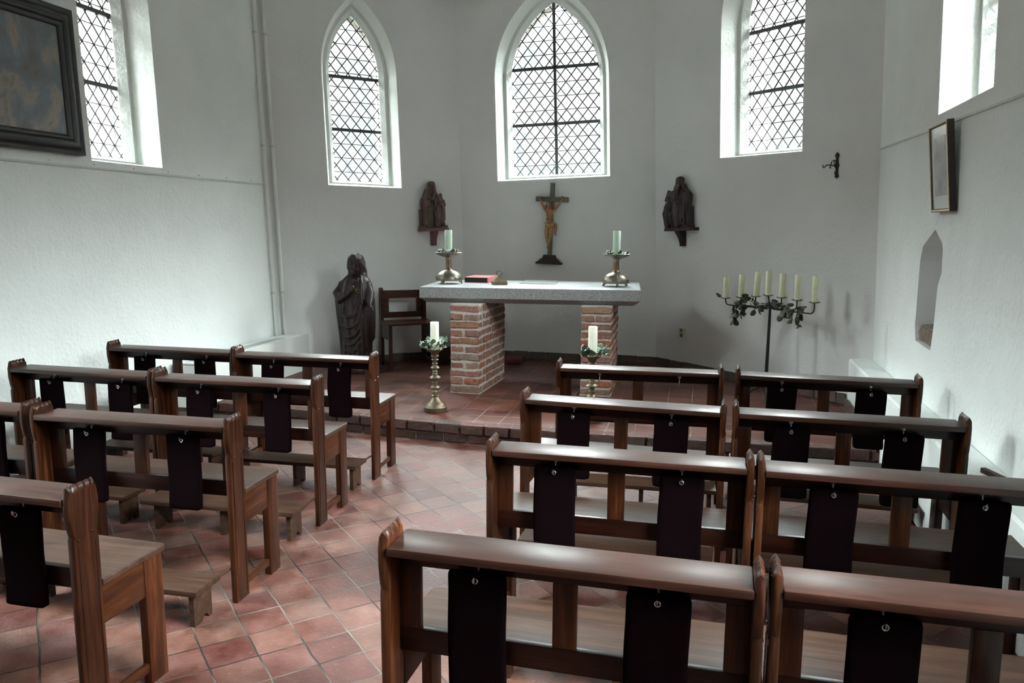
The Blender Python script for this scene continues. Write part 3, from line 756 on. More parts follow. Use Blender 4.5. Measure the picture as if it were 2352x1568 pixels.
# the two altar candlesticks
def altar_stick(x, y, rz, label):
    r = empty('altar_candlestick', (x, y, 1.0625), rz, label, 'candlestick', 'bronze candlesticks on the altar')
    d = MB(); d.lathe([(.100, .030), (.118, .030), (.121, .036), (.120, .052), (.112, .074), (.094, .098), (.066, .117), (.040, .126), (.034, .130)], 40); d.build('domed_base', M['pewter'], r, smooth=50)
    s_ = MB(); s_.lathe([(.035, .128), (.033, .136), (.028, .140), (.026, .150), (.0255, .225), (.029, .238), (.034, .246)], 28); s_.build('stem', M['copper'], r, smooth=45)
    p = MB(); p.lathe([(.030, .244), (.050, .248), (.085, .262), (.120, .282), (.126, .290), (.124, .292), (.112, .286), (.075, .268), (.036, .262), (0, .261)], 40); p.build('drip_dish', M['pewter'], r, smooth=50)
    for k in range(3):
        a = 2 * PI * k / 3; Mx = RZ(a)
        f_ = MB(); f_.tube([(.066, 0, .118), (.094, 0, .099), (.112, 0, .075), (.1205, 0, .052), (.1215, 0, .034), (.119, 0, .018), (.119, 0, .008)], [.003, .0045, .005, .005, .005, .007, .008], 8, M=Mx)
        for q in (-.010, .010): f_.ball((.121, q, .006), (.008, .006, .006), Mx, n=6)
        f_.box(.095, .118, -.010, .010, .014, .032, Mx, bev=.004); f_.build('claw_foot', M['pewter'], r, smooth=60)
    st_ = MB()
    for k in range(9):
        a = 2 * PI * k / 9 + .3; st_.ball((.1185 * math.cos(a), .1185 * math.sin(a), .058), (.006, .006, .006), n=6)
    st_.build('studs', M['brass'], r, smooth=70)
    return r
CS = [(-2.275, 7.03, .35, 'left', 11), (-.722, 7.13, .75, 'right', 12)]
for x, y, a, sd, seed in CS:
    altar_stick(x, y, a, 'domed bronze candlestick with claw feet at the %s end of the altar' % sd)
    candle('pillar_candle', x, y, 1.0625 + .262, .034, .236, M['candle_green'], 'pale green candle in the candlestick at the %s end of the altar' % sd, 'pale green altar candles')
    o = leafy('eucalyptus_wreath', 16, .045, .085, .0, .014, .045, seed, M['leaf'], 50, upright=.5); o.location = (x, y, 1.0625 + .286)
    tag(o, 'small ring of leaves and white berries round the %s altar candle' % sd, 'wreath', 'leaf rings in the altar candlestick dishes')
# book
r = empty('book', (-2.06, 7.40, 1.0625), math.radians(-1), 'thick red covered book lying closed on the altar', 'book')
b = MB(); b.rbox(-.118, .108, -.175, .175, .004, .046, .008); b.build('page_block', M['book_edge'], r, smooth=50)
b = MB(); b.box(-.122, .118, -.178, .178, .046, .051, bev=.002); b.box(-.122, .118, -.178, .178, .0, .004, bev=.001); b.box(.108, .120, -.178, .178, .002, .049, bev=.004); b.build('cover', M['book_red'], r, smooth=50)
# pyramid bell
r = empty('altar_bell', (-1.790, 7.05, 1.0625), math.radians(22), 'small pyramid shaped brass altar bell with a ring handle', 'bell')
b = MB()
def sq(w, z): return [V((sx * w, sy * w, z)) for sx, sy in ((-1, -1), (1, -1), (1, 1), (-1, 1))]
lv = [sq(.066, .0), sq(.068, .028), sq(.064, .032), sq(.014, .078), sq(.011, .088)]
b.add([q for l in lv for q in l], [(4 * i + k, 4 * i + (k + 1) % 4, 4 * i + 4 + (k + 1) % 4, 4 * i + 4 + k) for i in range(4) for k in range(4)] + [(0, 3, 2, 1), (16, 17, 18, 19)])
for k in range(4):
    for t in (-.045, -.015, .015, .045): b.ball((t, -.068, .016), .0045, RZ(k * PI / 2), n=5)
b.build('bell_body', M['brass'], r, smooth=30)
b = MB(); b.tube([(.030 * math.cos(a), 0, .106 + .019 * math.sin(a)) for a in [2 * PI * k / 20 for k in range(21)]], .0034, 7, cap=False); b.build('ring_handle', M['iron'], r, smooth=60)

# ------------------------------------------------------------------ standing baluster candlesticks
BALP = [(0, 0), (.090, 0), (.092, .006), (.092, .036), (.087, .040), (.086, .048), (.080, .053), (.078, .060), (.060, .072), (.040, .092), (.026, .112), (.022, .118), (.030, .122), (.031, .127), (.021, .132),
        (.020, .150), (.023, .152), (.023, .157), (.020, .160), (.020, .180), (.036, .187), (.039, .191), (.036, .197), (.020, .206), (.020, .224), (.024, .227), (.024, .232), (.020, .235), (.020, .258), (.042, .266), (.046, .271), (.042, .277), (.021, .288),
        (.020, .300), (.023, .303), (.020, .306), (.020, .316), (.023, .319), (.020, .322), (.020, .336), (.034, .344), (.037, .349), (.033, .355), (.019, .365), (.018, .376), (.023, .380), (.023, .384), (.017, .388), (.017, .402), (.027, .410), (.028, .414), (.020, .420), (.021, .432), (.031, .438), (.031, .444), (.026, .448), (.030, .462), (.040, .480), (.062, .492), (.066, .497), (.060, .500), (.034, .498), (0, .498)]
for x, y, sd, seed, ch in ((-1.996, 5.80, 'left pillar of the altar', 21, .213), (-.747, 5.785, 'right pillar of the altar', 22, .222)):
    mb = MB(); mb.lathe(BALP, 36); o = mb.build('floor_candlestick', M['brass'], smooth=45); o.location = (x, y, .1405)
    tag(o, 'turned brass baluster candlestick on the floor before the ' + sd, 'candlestick', 'turned candlesticks before the altar')
    candle('pillar_candle', x, y, .1405 + .499, .034, ch, M['candle_cream'], 'cream pillar candle on the turned candlestick before the ' + sd, 'cream candles before the altar')
    o = leafy('eucalyptus_wreath', 34, .040, .082, .0, .045, .058, seed, M['leaf'], 130); o.location = (x, y, .1405 + .503)
    tag(o, 'leaf and white berry wreath round the candle before the ' + sd, 'wreath', 'leaf wreaths on the turned candlesticks')

# ------------------------------------------------------------------ seven-armed candle stand
SB = V((.601, 6.938, .14)); sdir = V((.737, -.676, 0)).normalized()
r = empty('candle_stand', SB, 0, 'black iron floor candelabrum for seven candles by the right apse wall', 'candelabrum')
b = MB(); b.tube([(0, 0, .07), (.002, 0, .45), (.004, 0, .80)], [.016, .014, .011], 10); b.build('pole', M['iron'], r, smooth=60)
for k in range(3):
    a = 2 * PI * k / 3 + .5; d_ = V((math.cos(a), math.sin(a), 0)); b = MB()
    b.tube([V((0, 0, .11)) + d_ * .0, V((0, 0, .10)) + d_ * .05, V((0, 0, .07)) + d_ * .11, V((0, 0, .025)) + d_ * .15, V((0, 0, .008)) + d_ * .19], .008, 7); b.build('tripod_foot', M['iron'], r, smooth=60)
b = MB(); b.box(-.035, .035, -.012, .012, .795, .822, RZ(math.atan2(sdir.y, sdir.x)), bev=.003); b.build('hub', M['iron'], r)
CAND = [(-.478, .972, 1.158), (-.308, .992, 1.191), (-.149, 1.012, 1.223), (-.022, 1.031, 1.235), (.114, 1.022, 1.222), (.264, 1.013, 1.217), (.428, 1.007, 1.219)]
NAMES = ['leftmost, shortest candle of the black stand', 'second candle from the left on the black stand', 'third candle from the left, leaning, on the black stand', 'middle candle of the seven on the black stand', 'third candle from the right on the black stand', 'second candle from the right on the black stand', 'rightmost candle of the seven on the black stand']
for i, (s_, z0, z1) in enumerate(CAND):
    zz = z0 - .14 - .004; p = sdir * s_; b = MB()
    zb = .808 - .012 * abs(i - 3)
    side = sdir.cross(V((0, 0, 1))) * (.012 * (1 if i % 2 else -1)) if i != 3 else V((0, 0, 0))
    if i == 3: b.tube([(0, 0, .81), p + V((0, 0, zz))], .006, 7)
    else:
        e = p - sdir * math.copysign(.035, s_)
        b.tube([V((0, 0, .808)), side * .6 + sdir * math.copysign(.03, s_) + V((0, 0, zb + .002)), e + V((0, 0, zb)), p - sdir * math.copysign(.012, s_) + V((0, 0, zb + .008)), p + V((0, 0, zb + .03)), p + V((0, 0, zz))], .0055, 7)
    b.build('arm', M['iron'], r, smooth=60)
    b = MB(); b.lathe([(.008, zz - .006), (.030, zz - .001), (.044, zz + .004), (.045, zz + .0055), (.030, zz + .002), (0, zz + .001)], 22, T(p.x, p.y, 0)); b.build('candle_plate', M['iron'], r, smooth=50)
    q = SB + p
    candle('stand_candle', q.x, q.y, z0 - .0015, .0245, z1 - z0, M['candle_yellow'], 'yellowish ' + NAMES[i], 'seven candles on the black stand', lean=(0, .06 if i == 2 else random.uniform(-.012, .012)))
# dried garland wound along the arms
g = MB(); rnd = random.Random(5); stems = []
def leaf(mb, p, s_, yaw, pitch, roll):
    Mx = T(*p) @ RZ(yaw) @ RY(pitch) @ RX(roll)
    vs = [Mx @ V((s_ * (.5 - .5 * math.cos(t)), s_ * .40 * math.sin(t), -.1 * s_ * math.sin(t) ** 2)) for t in [2 * PI * k / 12 for k in range(12)]]
    mb.add([Mx @ V((s_ * .5, 0, .05 * s_))] + vs, [(0, k + 1, (k + 1) % 12 + 1) for k in range(12)])
front = V((-.676, -.737, 0)) * .022
path = [sdir * t + front + V((0, 0, .81 + .02 * math.sin(t * 22))) for t in [-.36 + .06 * k for k in range(12)]]
g.tube(path, .002, 5)
for p in path[1:]:
    for k in range(3): leaf(g, p + V((rnd.uniform(-.02, .02), rnd.uniform(-.015, .0), rnd.uniform(-.02, .035))), rnd.uniform(.042, .068), rnd.uniform(-PI, PI), rnd.uniform(-.3, 1.2), rnd.uniform(-1, 1))
for s0, ln, n in ((-.34, .17, 15), (-.27, .10, 8), (.16, .08, 6), (.24, .10, 8), (.31, .13, 9), (-.12, .05, 4)):
    p0 = sdir * s0 + front * 1.2 + V((0, 0, .80)); g.tube([p0, p0 + V((.01, 0, -ln * .5)), p0 + V((0, 0, -ln))], .0015, 4)
    for k in range(n): leaf(g, p0 + V((rnd.uniform(-.025, .02), rnd.uniform(-.01, .01), -ln * (k + .3) / n)), rnd.uniform(.048, .072), rnd.uniform(-PI, PI), rnd.uniform(.5, 1.5), rnd.uniform(-1, 1))
for p in (sdir * -.50 + V((0, 0, .845)), sdir * -.20 + V((0, 0, .875)), sdir * -.17 + V((0, 0, .85)), sdir * .36 + V((0, 0, .80))):
    leaf(g, p + front * 1.4, .06, rnd.uniform(-1, 1) + PI, rnd.uniform(-.4, .4), 1.0)
o = g.build('leaf_garland', M['leaf_dry'], smooth=40); o.location = SB
tag(o, 'dry dark green leaf garland wound round the arms of the black candle stand', 'garland')

# ------------------------------------------------------------------ carved figures
def carved(name, mb, mat, parent, vox, smooth_it=4, mats=None):
    o = mb.build(name, mat, parent)
    rm = o.modifiers.new('Remesh', 'REMESH'); rm.mode = 'VOXEL'; rm.voxel_size = vox; rm.use_smooth_shade = True
    sm = o.modifiers.new('Smooth', 'SMOOTH'); sm.factor = .5; sm.iterations = smooth_it
    return o
def loftz(mb, rows, n=48, fold=0.0, nf=9, seed=0, M_=None):
    """rows: (z, xl, xr, yf, yb) ; superellipse rings with folds"""
    vs = []; fs = []
    for i, (z, xl, xr, yf, yb) in enumerate(rows):
        cx, rx = (xl + xr) / 2, (xr - xl) / 2; cy, ry = (yf + yb) / 2, (yb - yf) / 2
        for k in range(n):
            a = 2 * PI * k / n; f = 1 + fold * math.sin(a * nf + seed + z * 3.5) * (.6 + .4 * math.sin(a * 3 + seed)) if fold else 1
            q = V((cx + rx * f * math.copysign(abs(math.cos(a)) ** .9, math.cos(a)), cy + ry * f * math.copysign(abs(math.sin(a)) ** .9, math.sin(a)), z)); vs.append(M_ @ q if M_ is not None else q)
    m_ = len(rows)
    for i in range(m_ - 1):
        for k in range(n): fs.append((i * n + k, i * n + (k + 1) % n, (i + 1) * n + (k + 1) % n, (i + 1) * n + k))
    fs += [[k for k in range(n)][::-1], [(m_ - 1) * n + k for k in range(n)]]
    mb.add(vs, fs)
def hand(mb, wrist, dirv, palm_n, s_=1.0, curl=.35, thumb=1):
    """palm, four unequal fingers bent at the knuckles, and a thumb from the side of the palm"""
    d = V(dirv).normalized(); nn = V(palm_n); nn = (nn - d * nn.dot(d)).normalized(); w = d.cross(nn)
    pw = V(wrist)
    mb.tube([pw - d * .012 * s_, pw + d * .02 * s_, pw + d * .045 * s_], [.012 * s_, .015 * s_, .014 * s_], 8)
    for k in range(-1, 2): mb.tube([pw + w * k * .009 * s_ + d * .01 * s_, pw + w * k * .013 * s_ + d * .055 * s_], .0095 * s_, 8)
    for k, ln in zip((-1.5, -.5, .5, 1.5), (.034, .044, .047, .040)):
        b0 = pw + d * .055 * s_ + w * k * .0105 * s_; dd = d.copy(); pts = [b0]
        for j in range(3):
            dd = (dd + nn * curl * (.6 + .3 * j)).normalized(); pts.append(pts[-1] + dd * ln * s_ * (.42, .33, .25)[j])
        mb.tube(pts, [.0062 * s_, .0058 * s_, .0052 * s_, .0042 * s_], 7)
    b0 = pw + d * .018 * s_ + w * thumb * .018 * s_
    mb.tube([b0, b0 + (d * .6 + w * thumb * .7 + nn * .2).normalized() * .022 * s_, b0 + (d * .9 + w * thumb * .5 + nn * .5).normalized() * .042 * s_], [.0075 * s_, .0066 * s_, .0048 * s_], 7)

def drape(b, rows, n, z0, z1, r, seed, lift=.0, amp=.012):
    rnd = random.Random(seed)
    def ry(z):
        for (za, *p), (zc, *q) in zip(rows, rows[1:]):
            if za <= z <= zc:
                t = (z - za) / (zc - za); return [x + (y - x) * t for x, y in zip(p, q)]
        return rows[0][1:] if z < rows[0][0] else rows[-1][1:]
    for k in range(n):
        f = -.92 + 1.84 * (k + .5) / n; ph = rnd.uniform(0, 6); pts = []; za = z0 + rnd.uniform(0, .05); zc = z1 - rnd.uniform(0, .10)
        for j in range(8):
            z = za + (zc - za) * j / 7; xl, xr, yf, yb = ry(z); cx, rx = (xl + xr) / 2, (xr - xl) / 2
            x = cx + rx * f * .98 + amp * math.sin(ph + j * .8); t = max(-.97, min(.97, (x - cx) / rx)); cy, ryy = (yf + yb) / 2, (yb - yf) / 2
            pts.append((x, cy - ryy * (1 - abs(t) ** 2.2) ** .45 - lift, z))
        b.tube(pts, [r * .4, r * .8, r, r * 1.1, r * 1.1, r, r * .8, r * .4], 7)
# robed statue
ST = empty('robed_statue', (-3.300, 7.235, .14), math.radians(6), 'tall dark carved wooden statue of a robed long haired man with an open hand', 'statue')
fx = []
rows = [(.055, -.150, .150, -.115, .105), (.10, -.150, .148, -.120, .105), (.20, -.145, .140, -.115, .105), (.30, -.148, .145, -.118, .11), (.42, -.158, .158, -.125, .11), (.55, -.176, .165, -.13, .11), (.68, -.196, .165, -.13, .11), (.76, -.212, .170, -.125, .105), (.82, -.198, .164, -.115, .10), (.88, -.172, .150, -.10, .095), (.917, -.150, .134, -.088, .088), (.948, -.122, .112, -.075, .08), (.972, -.088, .082, -.060, .07), (.995, -.050, .048, -.05, .055), (1.01, -.04, .04, -.04, .05)]
b = MB(True); loftz(b, rows, 96, fold=.045, nf=13, seed=.6)
b.tube([(0, -.01, .95), (.0, -.022, 1.02)], [.045, .042], 12)
# drapery: V-shaped swags and long vertical folds on the front
def rows_y(z):
    for (z0, *a), (z1, *c_) in zip(rows, rows[1:]):
        if z0 <= z <= z1:
            t = (z - z0) / (z1 - z0); return [p + (q - p) * t for p, q in zip(a, c_)]
    return rows[0][1:] if z < rows[0][0] else rows[-1][1:]
def on_front(x, z, lift=.0):
    xl, xr, yf, yb = rows_y(z); cx, rx = (xl + xr) / 2, (xr - xl) / 2; t = max(-.98, min(.98, (x - cx) / rx))
    cy, ry = (yf + yb) / 2, (yb - yf) / 2
    return V((x, cy - ry * (1 - abs(t) ** 2.2) ** .45 - lift, z))
for cx_, zc, w_, dp in ((-.02, .66, .15, .10), (-.025, .58, .15, .13), (-.03, .50, .14, .15), (-.03, .42, .13, .15), (-.02, .34, .12, .14)):
    b.tube([on_front(cx_ + w_ * t, zc - dp * (1 - t * t) * .9 + .05 * t) for t in [-.95 + .19 * k for k in range(11)]], [.004, .008, .011, .012, .013, .013, .012, .011, .010, .007, .004], 8)
for x0, x1, z0, z1, r_ in ((-.10, -.115, .36, .07, .013), (-.055, -.065, .30, .06, .012), (-.01, -.02, .28, .06, .013), (.035, .04, .34, .06, .012), (.075, .085, .60, .06, .014), (.115, .12, .66, .26, .016), (-.135, -.125, .70, .10, .013), (.10, .05, .74, .52, .014), (.06, .02, .76, .60, .012)):
    b.tube([on_front(x0 + (x1 - x0) * t, z0 + (z1 - z0) * t) for t in (0, .2, .4, .6, .8, 1)], [r_ * .5, r_, r_, r_ * 1.1, r_ * 1.1, r_], 8)
# mantle edges falling from the shoulders
b.tube([(-.07, -.052, .965), (-.105, -.088, .90), (-.110, -.118, .80), (-.095, -.132, .68), (-.10, -.130, .60)], [.014, .017, .018, .016, .010], 9)
b.tube([(.055, -.050, .965), (.075, -.085, .90), (.078, -.115, .80), (.095, -.130, .70)], [.013, .016, .016, .012], 9)
b.tube([(.16, -.02, .74), (.170, -.03, .60), (.168, -.03, .46), (.160, -.02, .35), (.130, -.02, .29)], [.030, .028, .026, .024, .012], 9)
b.tube([(-.20, -.03, .76), (-.185, -.04, .60), (-.165, -.04, .40), (-.15, -.04, .15)], [.022, .022, .02, .018], 9)
# right arm bent to the chest, left arm held down and out
b.ball((-.140, -.02, .87), (.045, .045, .05)); b.tube([(-.140, -.02, .87), (-.180, -.06, .79), (-.125, -.135, .735), (-.06, -.165, .78)], [.040, .050, .046, .028], 12)
b.ball((.118, -.02, .87), (.045, .045, .05)); b.tube([(.118, -.02, .87), (.148, -.05, .79), (.160, -.095, .735), (.170, -.14, .70)], [.040, .048, .042, .028], 12)
for q in ((-.045, -.172, .79),): hand(b, q, (.62, -.15, .72), (.1, .9, -.3), .85, .18, 1)
hand(b, (.176, -.150, .690), (.55, -.35, -.62), (-.3, -.5, -.75), .95, .12, -1)
# neckline pleats and the radiant heart
for k in range(6): b.tube([(-.042 + .017 * k, -.066 - .006 * math.sin(k), .962), (-.038 + .016 * k, -.090, .935), (-.034 + .015 * k, -.104, .900)], [.004, .006, .003], 6)
b.lathe([(.0, 0), (.15, 0), (.158, .006), (.158, .045), (.150, .055), (0, .055)], 40, T(0, -.005, 0))
carved('robed_body', b, M['statue'], ST, .0062, 3)
h = MB(True); HM = T(.002, -.030, 1.085) @ RX(math.radians(16)) @ RZ(math.radians(4))
h.ball((0, 0, .0), (.060, .072, .082), HM, n=16); h.ball((0, -.022, -.035), (.046, .050, .056), HM, n=12)
h.tube([(0, -.072, .018), (0, -.082, -.004), (0, -.088, -.018)], [.006, .008, .010], 8, M=HM)                        # nose
for sx in (-1, 1):
    h.tube([(sx * .012, -.070, .024), (sx * .026, -.070, .026), (sx * .038, -.060, .020)], [.004, .0045, .003], 7, M=HM)      # brow
    h.ball((sx * .022, -.064, .010), (.010, .0055, .0045), HM, n=8)                                                    # eyelid
    h.ball((sx * .028, -.048, -.014), (.018, .016, .018), HM, n=8)                                                  # cheek
    h.ball((sx * .062, .000, .0), (.008, .014, .020), HM, n=8)                                                      # ear
h.tube([(-.016, -.074, -.036), (0, -.078, -.034), (.016, -.074, -.036)], [.003, .0055, .003], 7, M=HM); h.tube([(-.012, -.073, -.044), (0, -.076, -.045), (.012, -.073, -.044)], [.003, .005, .003], 7, M=HM)
for k in range(9):                                                                                                  # beard
    a = -1.1 + 2.2 * k / 8; h.tube([(.042 * math.sin(a), -.052 - .018 * math.cos(a), -.040), (.034 * math.sin(a), -.052 - .022 * math.cos(a), -.070), (.016 * math.sin(a), -.056 - .016 * math.cos(a), -.098)], [.010, .011, .006], 7, M=HM)
carved('head', h, M['statue'], ST, .0038, 5)
h = MB(True); h.ball((0, .014, .024), (.070, .076, .078), HM, n=16)
for sx in (-1, 1):
    for k in range(7):
        a = .25 + k * .28; x_, y_ = sx * .064 * math.sin(min(a, 1.57) * .9 + .25), -.058 * math.cos(a) + .008
        pts = [V((sx * .010, -.030 + .02 * k, .100 - .004 * k)), V((x_ * .9, y_, .060)), V((x_ * 1.14, y_ + .002, .005)), V((x_ * 1.22 + sx * .004 * math.sin(k * 2), y_ + .010, -.045)), V((x_ * 1.20 + sx * .008 * math.cos(k), y_ + .012, -.090)), V((x_ * 1.34, y_ + .006, -.125)), V((x_ * 1.50, y_ - .004, -.150))]
        h.tube(pts, [.008, .0135, .0135, .014, .0135, .012, .006], 8, M=HM)
for k in range(5): h.tube([(-.05 + .025 * k, .075, .05), (-.06 + .03 * k, .088, -.02), (-.06 + .03 * k, .080, -.10)], [.016, .018, .014], 8, M=HM)
carved('hair', h, M['statue'], ST, .0046, 2)
hr = MB(); hr.ball((.012, -.150, .862), (.014, .010, .017), n=10)
for k in range(13):
    a = PI * (1.05 + .9 * k / 12); hr.tube([(.012 + .02 * math.cos(a), -.145, .862 + .022 * math.sin(a)), (.012 + (.052 + .018 * (k % 2)) * math.cos(a), -.130, .862 + (.056 + .022 * (k % 2)) * math.sin(a))], [.0022, .0034], 5)
o = hr.build('radiant_heart', M['brass'], ST, smooth=60); tag(o, 'small gilt heart with rays')

# wall brackets with seated reliefs
def bracket(W, u, z, w, name, label, mat, flip=1):
    r = empty(name); r.matrix_world = wall_frame(W, u, z); tag(r, label, 'wall bracket', 'carved wall brackets beside the crucifix')
    b = MB(); b.prism([(-w / 2, -.001), (-w / 2, -.075), (-.03, -.125), (w / 2 - .03, -.110), (w / 2, -.07), (w / 2, -.001)], -.032, 0, 'z'); b.build('shelf', mat, r)
    b = MB(); b.prism([(-.001, -.032), (-.105, -.032), (-.088, -.060), (-.055, -.100), (-.035, -.150), (-.030, -.185), (-.001, -.185)], -.030, .030, 'x'); b.build('corbel', mat, r, smooth=30)
    return r
def relief_base(b, w, h_):
    b.box(-w / 2, w / 2, -.095, -.004, 0, .026)
def seat_body(b, wl, wr, hgt, lean=0):
    pass
BL = bracket(WLA, 1.685, 1.572, .330, 'wall_bracket', 'reddish brown wooden wall bracket left of the crucifix', M['relief_red'])
BR = bracket(WRA, .400, 1.592, .400, 'wall_bracket', 'dark brown wooden wall bracket right of the crucifix', M['relief_dark'])
# veiled seated woman
F1 = empty('seated_figure'); F1.matrix_world = wall_frame(WLA, 1.675, 1.5725, -.004)
tag(F1, 'brown and red carved veiled woman seated with a child on the left bracket', 'carved figure')
b = MB(True); b.box(-.155, .150, -.100, -.004, 0, .028); b.box(-.140, .130, -.050, -.004, .02, .20)
loftz(b, [(.02, -.130, .125, -.100, -.004), (.10, -.128, .110, -.105, -.004), (.18, -.125, .105, -.100, -.004), (.24, -.136, .108, -.088, -.004), (.30, -.128, .092, -.080, -.004), (.34, -.100, .078, -.074, -.004), (.38, -.066, .056, -.076, -.004), (.44, -.045, .045, -.078, -.004), (.48, -.036, .040, -.070, -.004), (.495, -.018, .024, -.05, -.004)], 48, .05, 11, .3)
RW1 = [(.02, -.140, .130, -.135, -.004), (.12, -.138, .118, -.140, -.004), (.20, -.136, .112, -.120, -.004), (.26, -.134, .104, -.100, -.004), (.34, -.098, .078, -.085, -.004), (.40, -.062, .052, -.085, -.004), (.49, -.03, .03, -.06, -.004)]
drape(b, RW1, 15, .03, .36, .0075, 3, .0); drape(b, RW1, 9, .10, .47, .006, 4, .002, .008)
b.ball((.010, -.075, .432), (.026, .026, .034), n=12); b.tube([(.012, -.100, .440), (.012, -.106, .424)], [.004, .006], 6)
b.ball((.030, -.080, .20), (.050, .060, .045), n=12); b.ball((-.05, -.080, .205), (.05, .05, .045), n=12)
b.tube([(.03, -.13, .20), (.035, -.125, .10), (.03, -.115, .03)], [.036, .034, .030], 10); b.tube([(-.055, -.115, .20), (-.06, -.12, .10), (-.06, -.11, .03)], [.034, .034, .032], 10)
for k in range(9): b.tube([(-.115 + .026 * k, -.095 - .02 * math.sin(k * 1.3), .27 - .01 * (k % 3)), (-.12 + .027 * k, -.115 - .012 * math.cos(k), .15), (-.115 + .028 * k, -.108, .035)], [.006, .009, .011], 7)
for k in range(5): b.tube([(-.04 + .005 * k, -.075, .485 - .01 * k), (-.055 - .008 * k, -.082, .40), (-.085 - .008 * k, -.085, .32), (-.09 - .008 * k, -.09, .25)], [.005, .008, .009, .007], 7)
b.tube([(-.05, -.08, .33), (-.02, -.115, .30), (.012, -.108, .375)], [.024, .020, .012], 9)
hand(b, (.012, -.110, .378), (.0, .05, 1), (0, 1, 0), .55, .3, 1)
b.tube([(.06, -.075, .33), (.085, -.095, .26), (.05, -.115, .235)], [.024, .022, .014], 9)
carved('robed_body', b, M['relief_brown'], F1, .0040, 2)
b = MB(True); b.ball((.095, -.060, .345), (.018, .018, .024), n=10); b.tube([(.10, -.06, .325), (.112, -.062, .27), (.115, -.062, .20), (.115, -.06, .10)], [.012, .026, .024, .028], 10); b.tube([(.105, -.075, .29), (.085, -.10, .26)], [.010, .008], 7); b.tube([(.125, -.075, .29), (.135, -.09, .24)], [.010, .008], 7)
carved('child', b, M['relief_red'], F1, .0042, 2)
b = MB(True)
for k in range(4): b.tube([(-.105 + .014 * k, -.098, .31 - .01 * k), (-.10 + .012 * k, -.108, .22), (-.085 + .008 * k, -.120, .12), (-.10 + .006 * k, -.118, .04)], [.006, .009, .010, .009], 7)
b.tube([(.03, -.135, .19), (.035, -.148, .14), (.035, -.150, .10)], [.012, .018, .012], 8)
carved('red_drapery', b, M['relief_red'], F1, .0045, 2)
# bearded seated man with a book
F2 = empty('seated_figure'); F2.matrix_world = wall_frame(WRA, .400, 1.5925, -.004)
tag(F2, 'dark carved bearded man seated with an open book on the right bracket', 'carved figure')
b = MB(True); b.box(-.165, .150, -.100, -.004, 0, .028); b.box(.105, .142, -.075, -.004, .02, .205)
loftz(b, [(.02, -.160, .120, -.105, -.004), (.10, -.158, .115, -.110, -.004), (.18, -.162, .115, -.105, -.004), (.235, -.150, .125, -.09, -.004), (.30, -.115, .150, -.080, -.004), (.335, -.085, .130, -.075, -.004), (.37, -.050, .085, -.07, -.004), (.40, -.035, .060, -.065, -.004), (.43, -.030, .050, -.05, -.004)], 48, .05, 11, 1.3)
RW2 = [(.02, -.165, .140, -.135, -.004), (.12, -.165, .138, -.140, -.004), (.20, -.165, .138, -.125, -.004), (.26, -.145, .150, -.105, -.004), (.32, -.105, .150, -.09, -.004), (.37, -.055, .09, -.08, -.004), (.42, -.035, .05, -.06, -.004)]
loftz(b, [(z, a_, c_, f_ + .022, d_) for z, a_, c_, f_, d_ in RW2], 48, .05, 13, .8)
drape(b, RW2, 16, .03, .34, .008, 7, .0); drape(b, RW2, 10, .08, .38, .0065, 8, .002, .01)
for zc, dp in ((.19, .05), (.15, .06), (.11, .06)): b.tube([(-.035 + .06 * t, -.128, zc - dp * (1 - t * t)) for t in [-1 + .25 * q for q in range(9)]], .008, 7)
b.ball((.005, -.060, .440), (.040, .042, .050), n=14); b.ball((.005, -.055, .470), (.046, .045, .030), n=12); b.tube([(0, -.100, .452), (0, -.110, .432)], [.005, .007], 7)
for sx in (-1, 1):
    b.tube([(.005 + sx * .010, -.098, .456), (.005 + sx * .028, -.092, .456)], .005, 6)
    b.tube([(.005 + sx * .036, -.060, .455), (.005 + sx * .046, -.060, .41), (.005 + sx * .050, -.055, .36)], [.014, .016, .010], 8)
for k in range(7): b.tube([(-.025 + .010 * k, -.095, .415), (-.03 + .009 * k, -.105, .375), (-.025 + .0075 * k, -.100, .33)], [.007, .009, .004], 7)
b.ball((-.09, -.095, .215), (.055, .055, .045), n=12); b.ball((.03, -.095, .225), (.055, .055, .045), n=12)
b.tube([(-.10, -.125, .20), (-.105, -.130, .10), (-.105, -.12, .03)], [.038, .036, .034], 10); b.tube([(.03, -.125, .21), (.03, -.135, .12), (.025, -.125, .03)], [.042, .036, .032], 10)
for k in range(10): b.tube([(-.14 + .028 * k, -.105 - .02 * math.sin(k * 1.7), .25 - .012 * (k % 3)), (-.145 + .028 * k, -.130 - .012 * math.cos(k), .14), (-.14 + .028 * k, -.115, .035)], [.006, .009, .012], 7)
for k in range(4): b.tube([(.05 + .015 * k, -.075, .37 - .012 * k), (.075 + .018 * k, -.085, .31), (.08 + .018 * k, -.09, .24)], [.006, .010, .008], 7)
b.tube([(.11, -.06, .33), (.135, -.085, .27), (.115, -.110, .225)], [.030, .028, .018], 10); hand(b, (.118, -.112, .225), (.1, -.4, -.5), (0, -.3, -1), .6, .3, -1)
b.tube([(-.07, -.07, .34), (-.11, -.09, .28), (-.10, -.115, .29)], [.028, .026, .016], 10)
carved('robed_body', b, M['relief_dark'], F2, .0040, 2)
b = MB(); MB_ = T(-.088, -.098, .245) @ RZ(.15) @ RY(math.radians(16)) @ RX(math.radians(-8)); b.box(-.062, .0, -.012, .012, 0, .115, MB_ @ RZ(.25), bev=.003); b.box(.0, .05, -.012, .012, 0, .115, MB_ @ RZ(-.3), bev=.003); b.build('open_book', M['relief_dark'], F2, smooth=40)

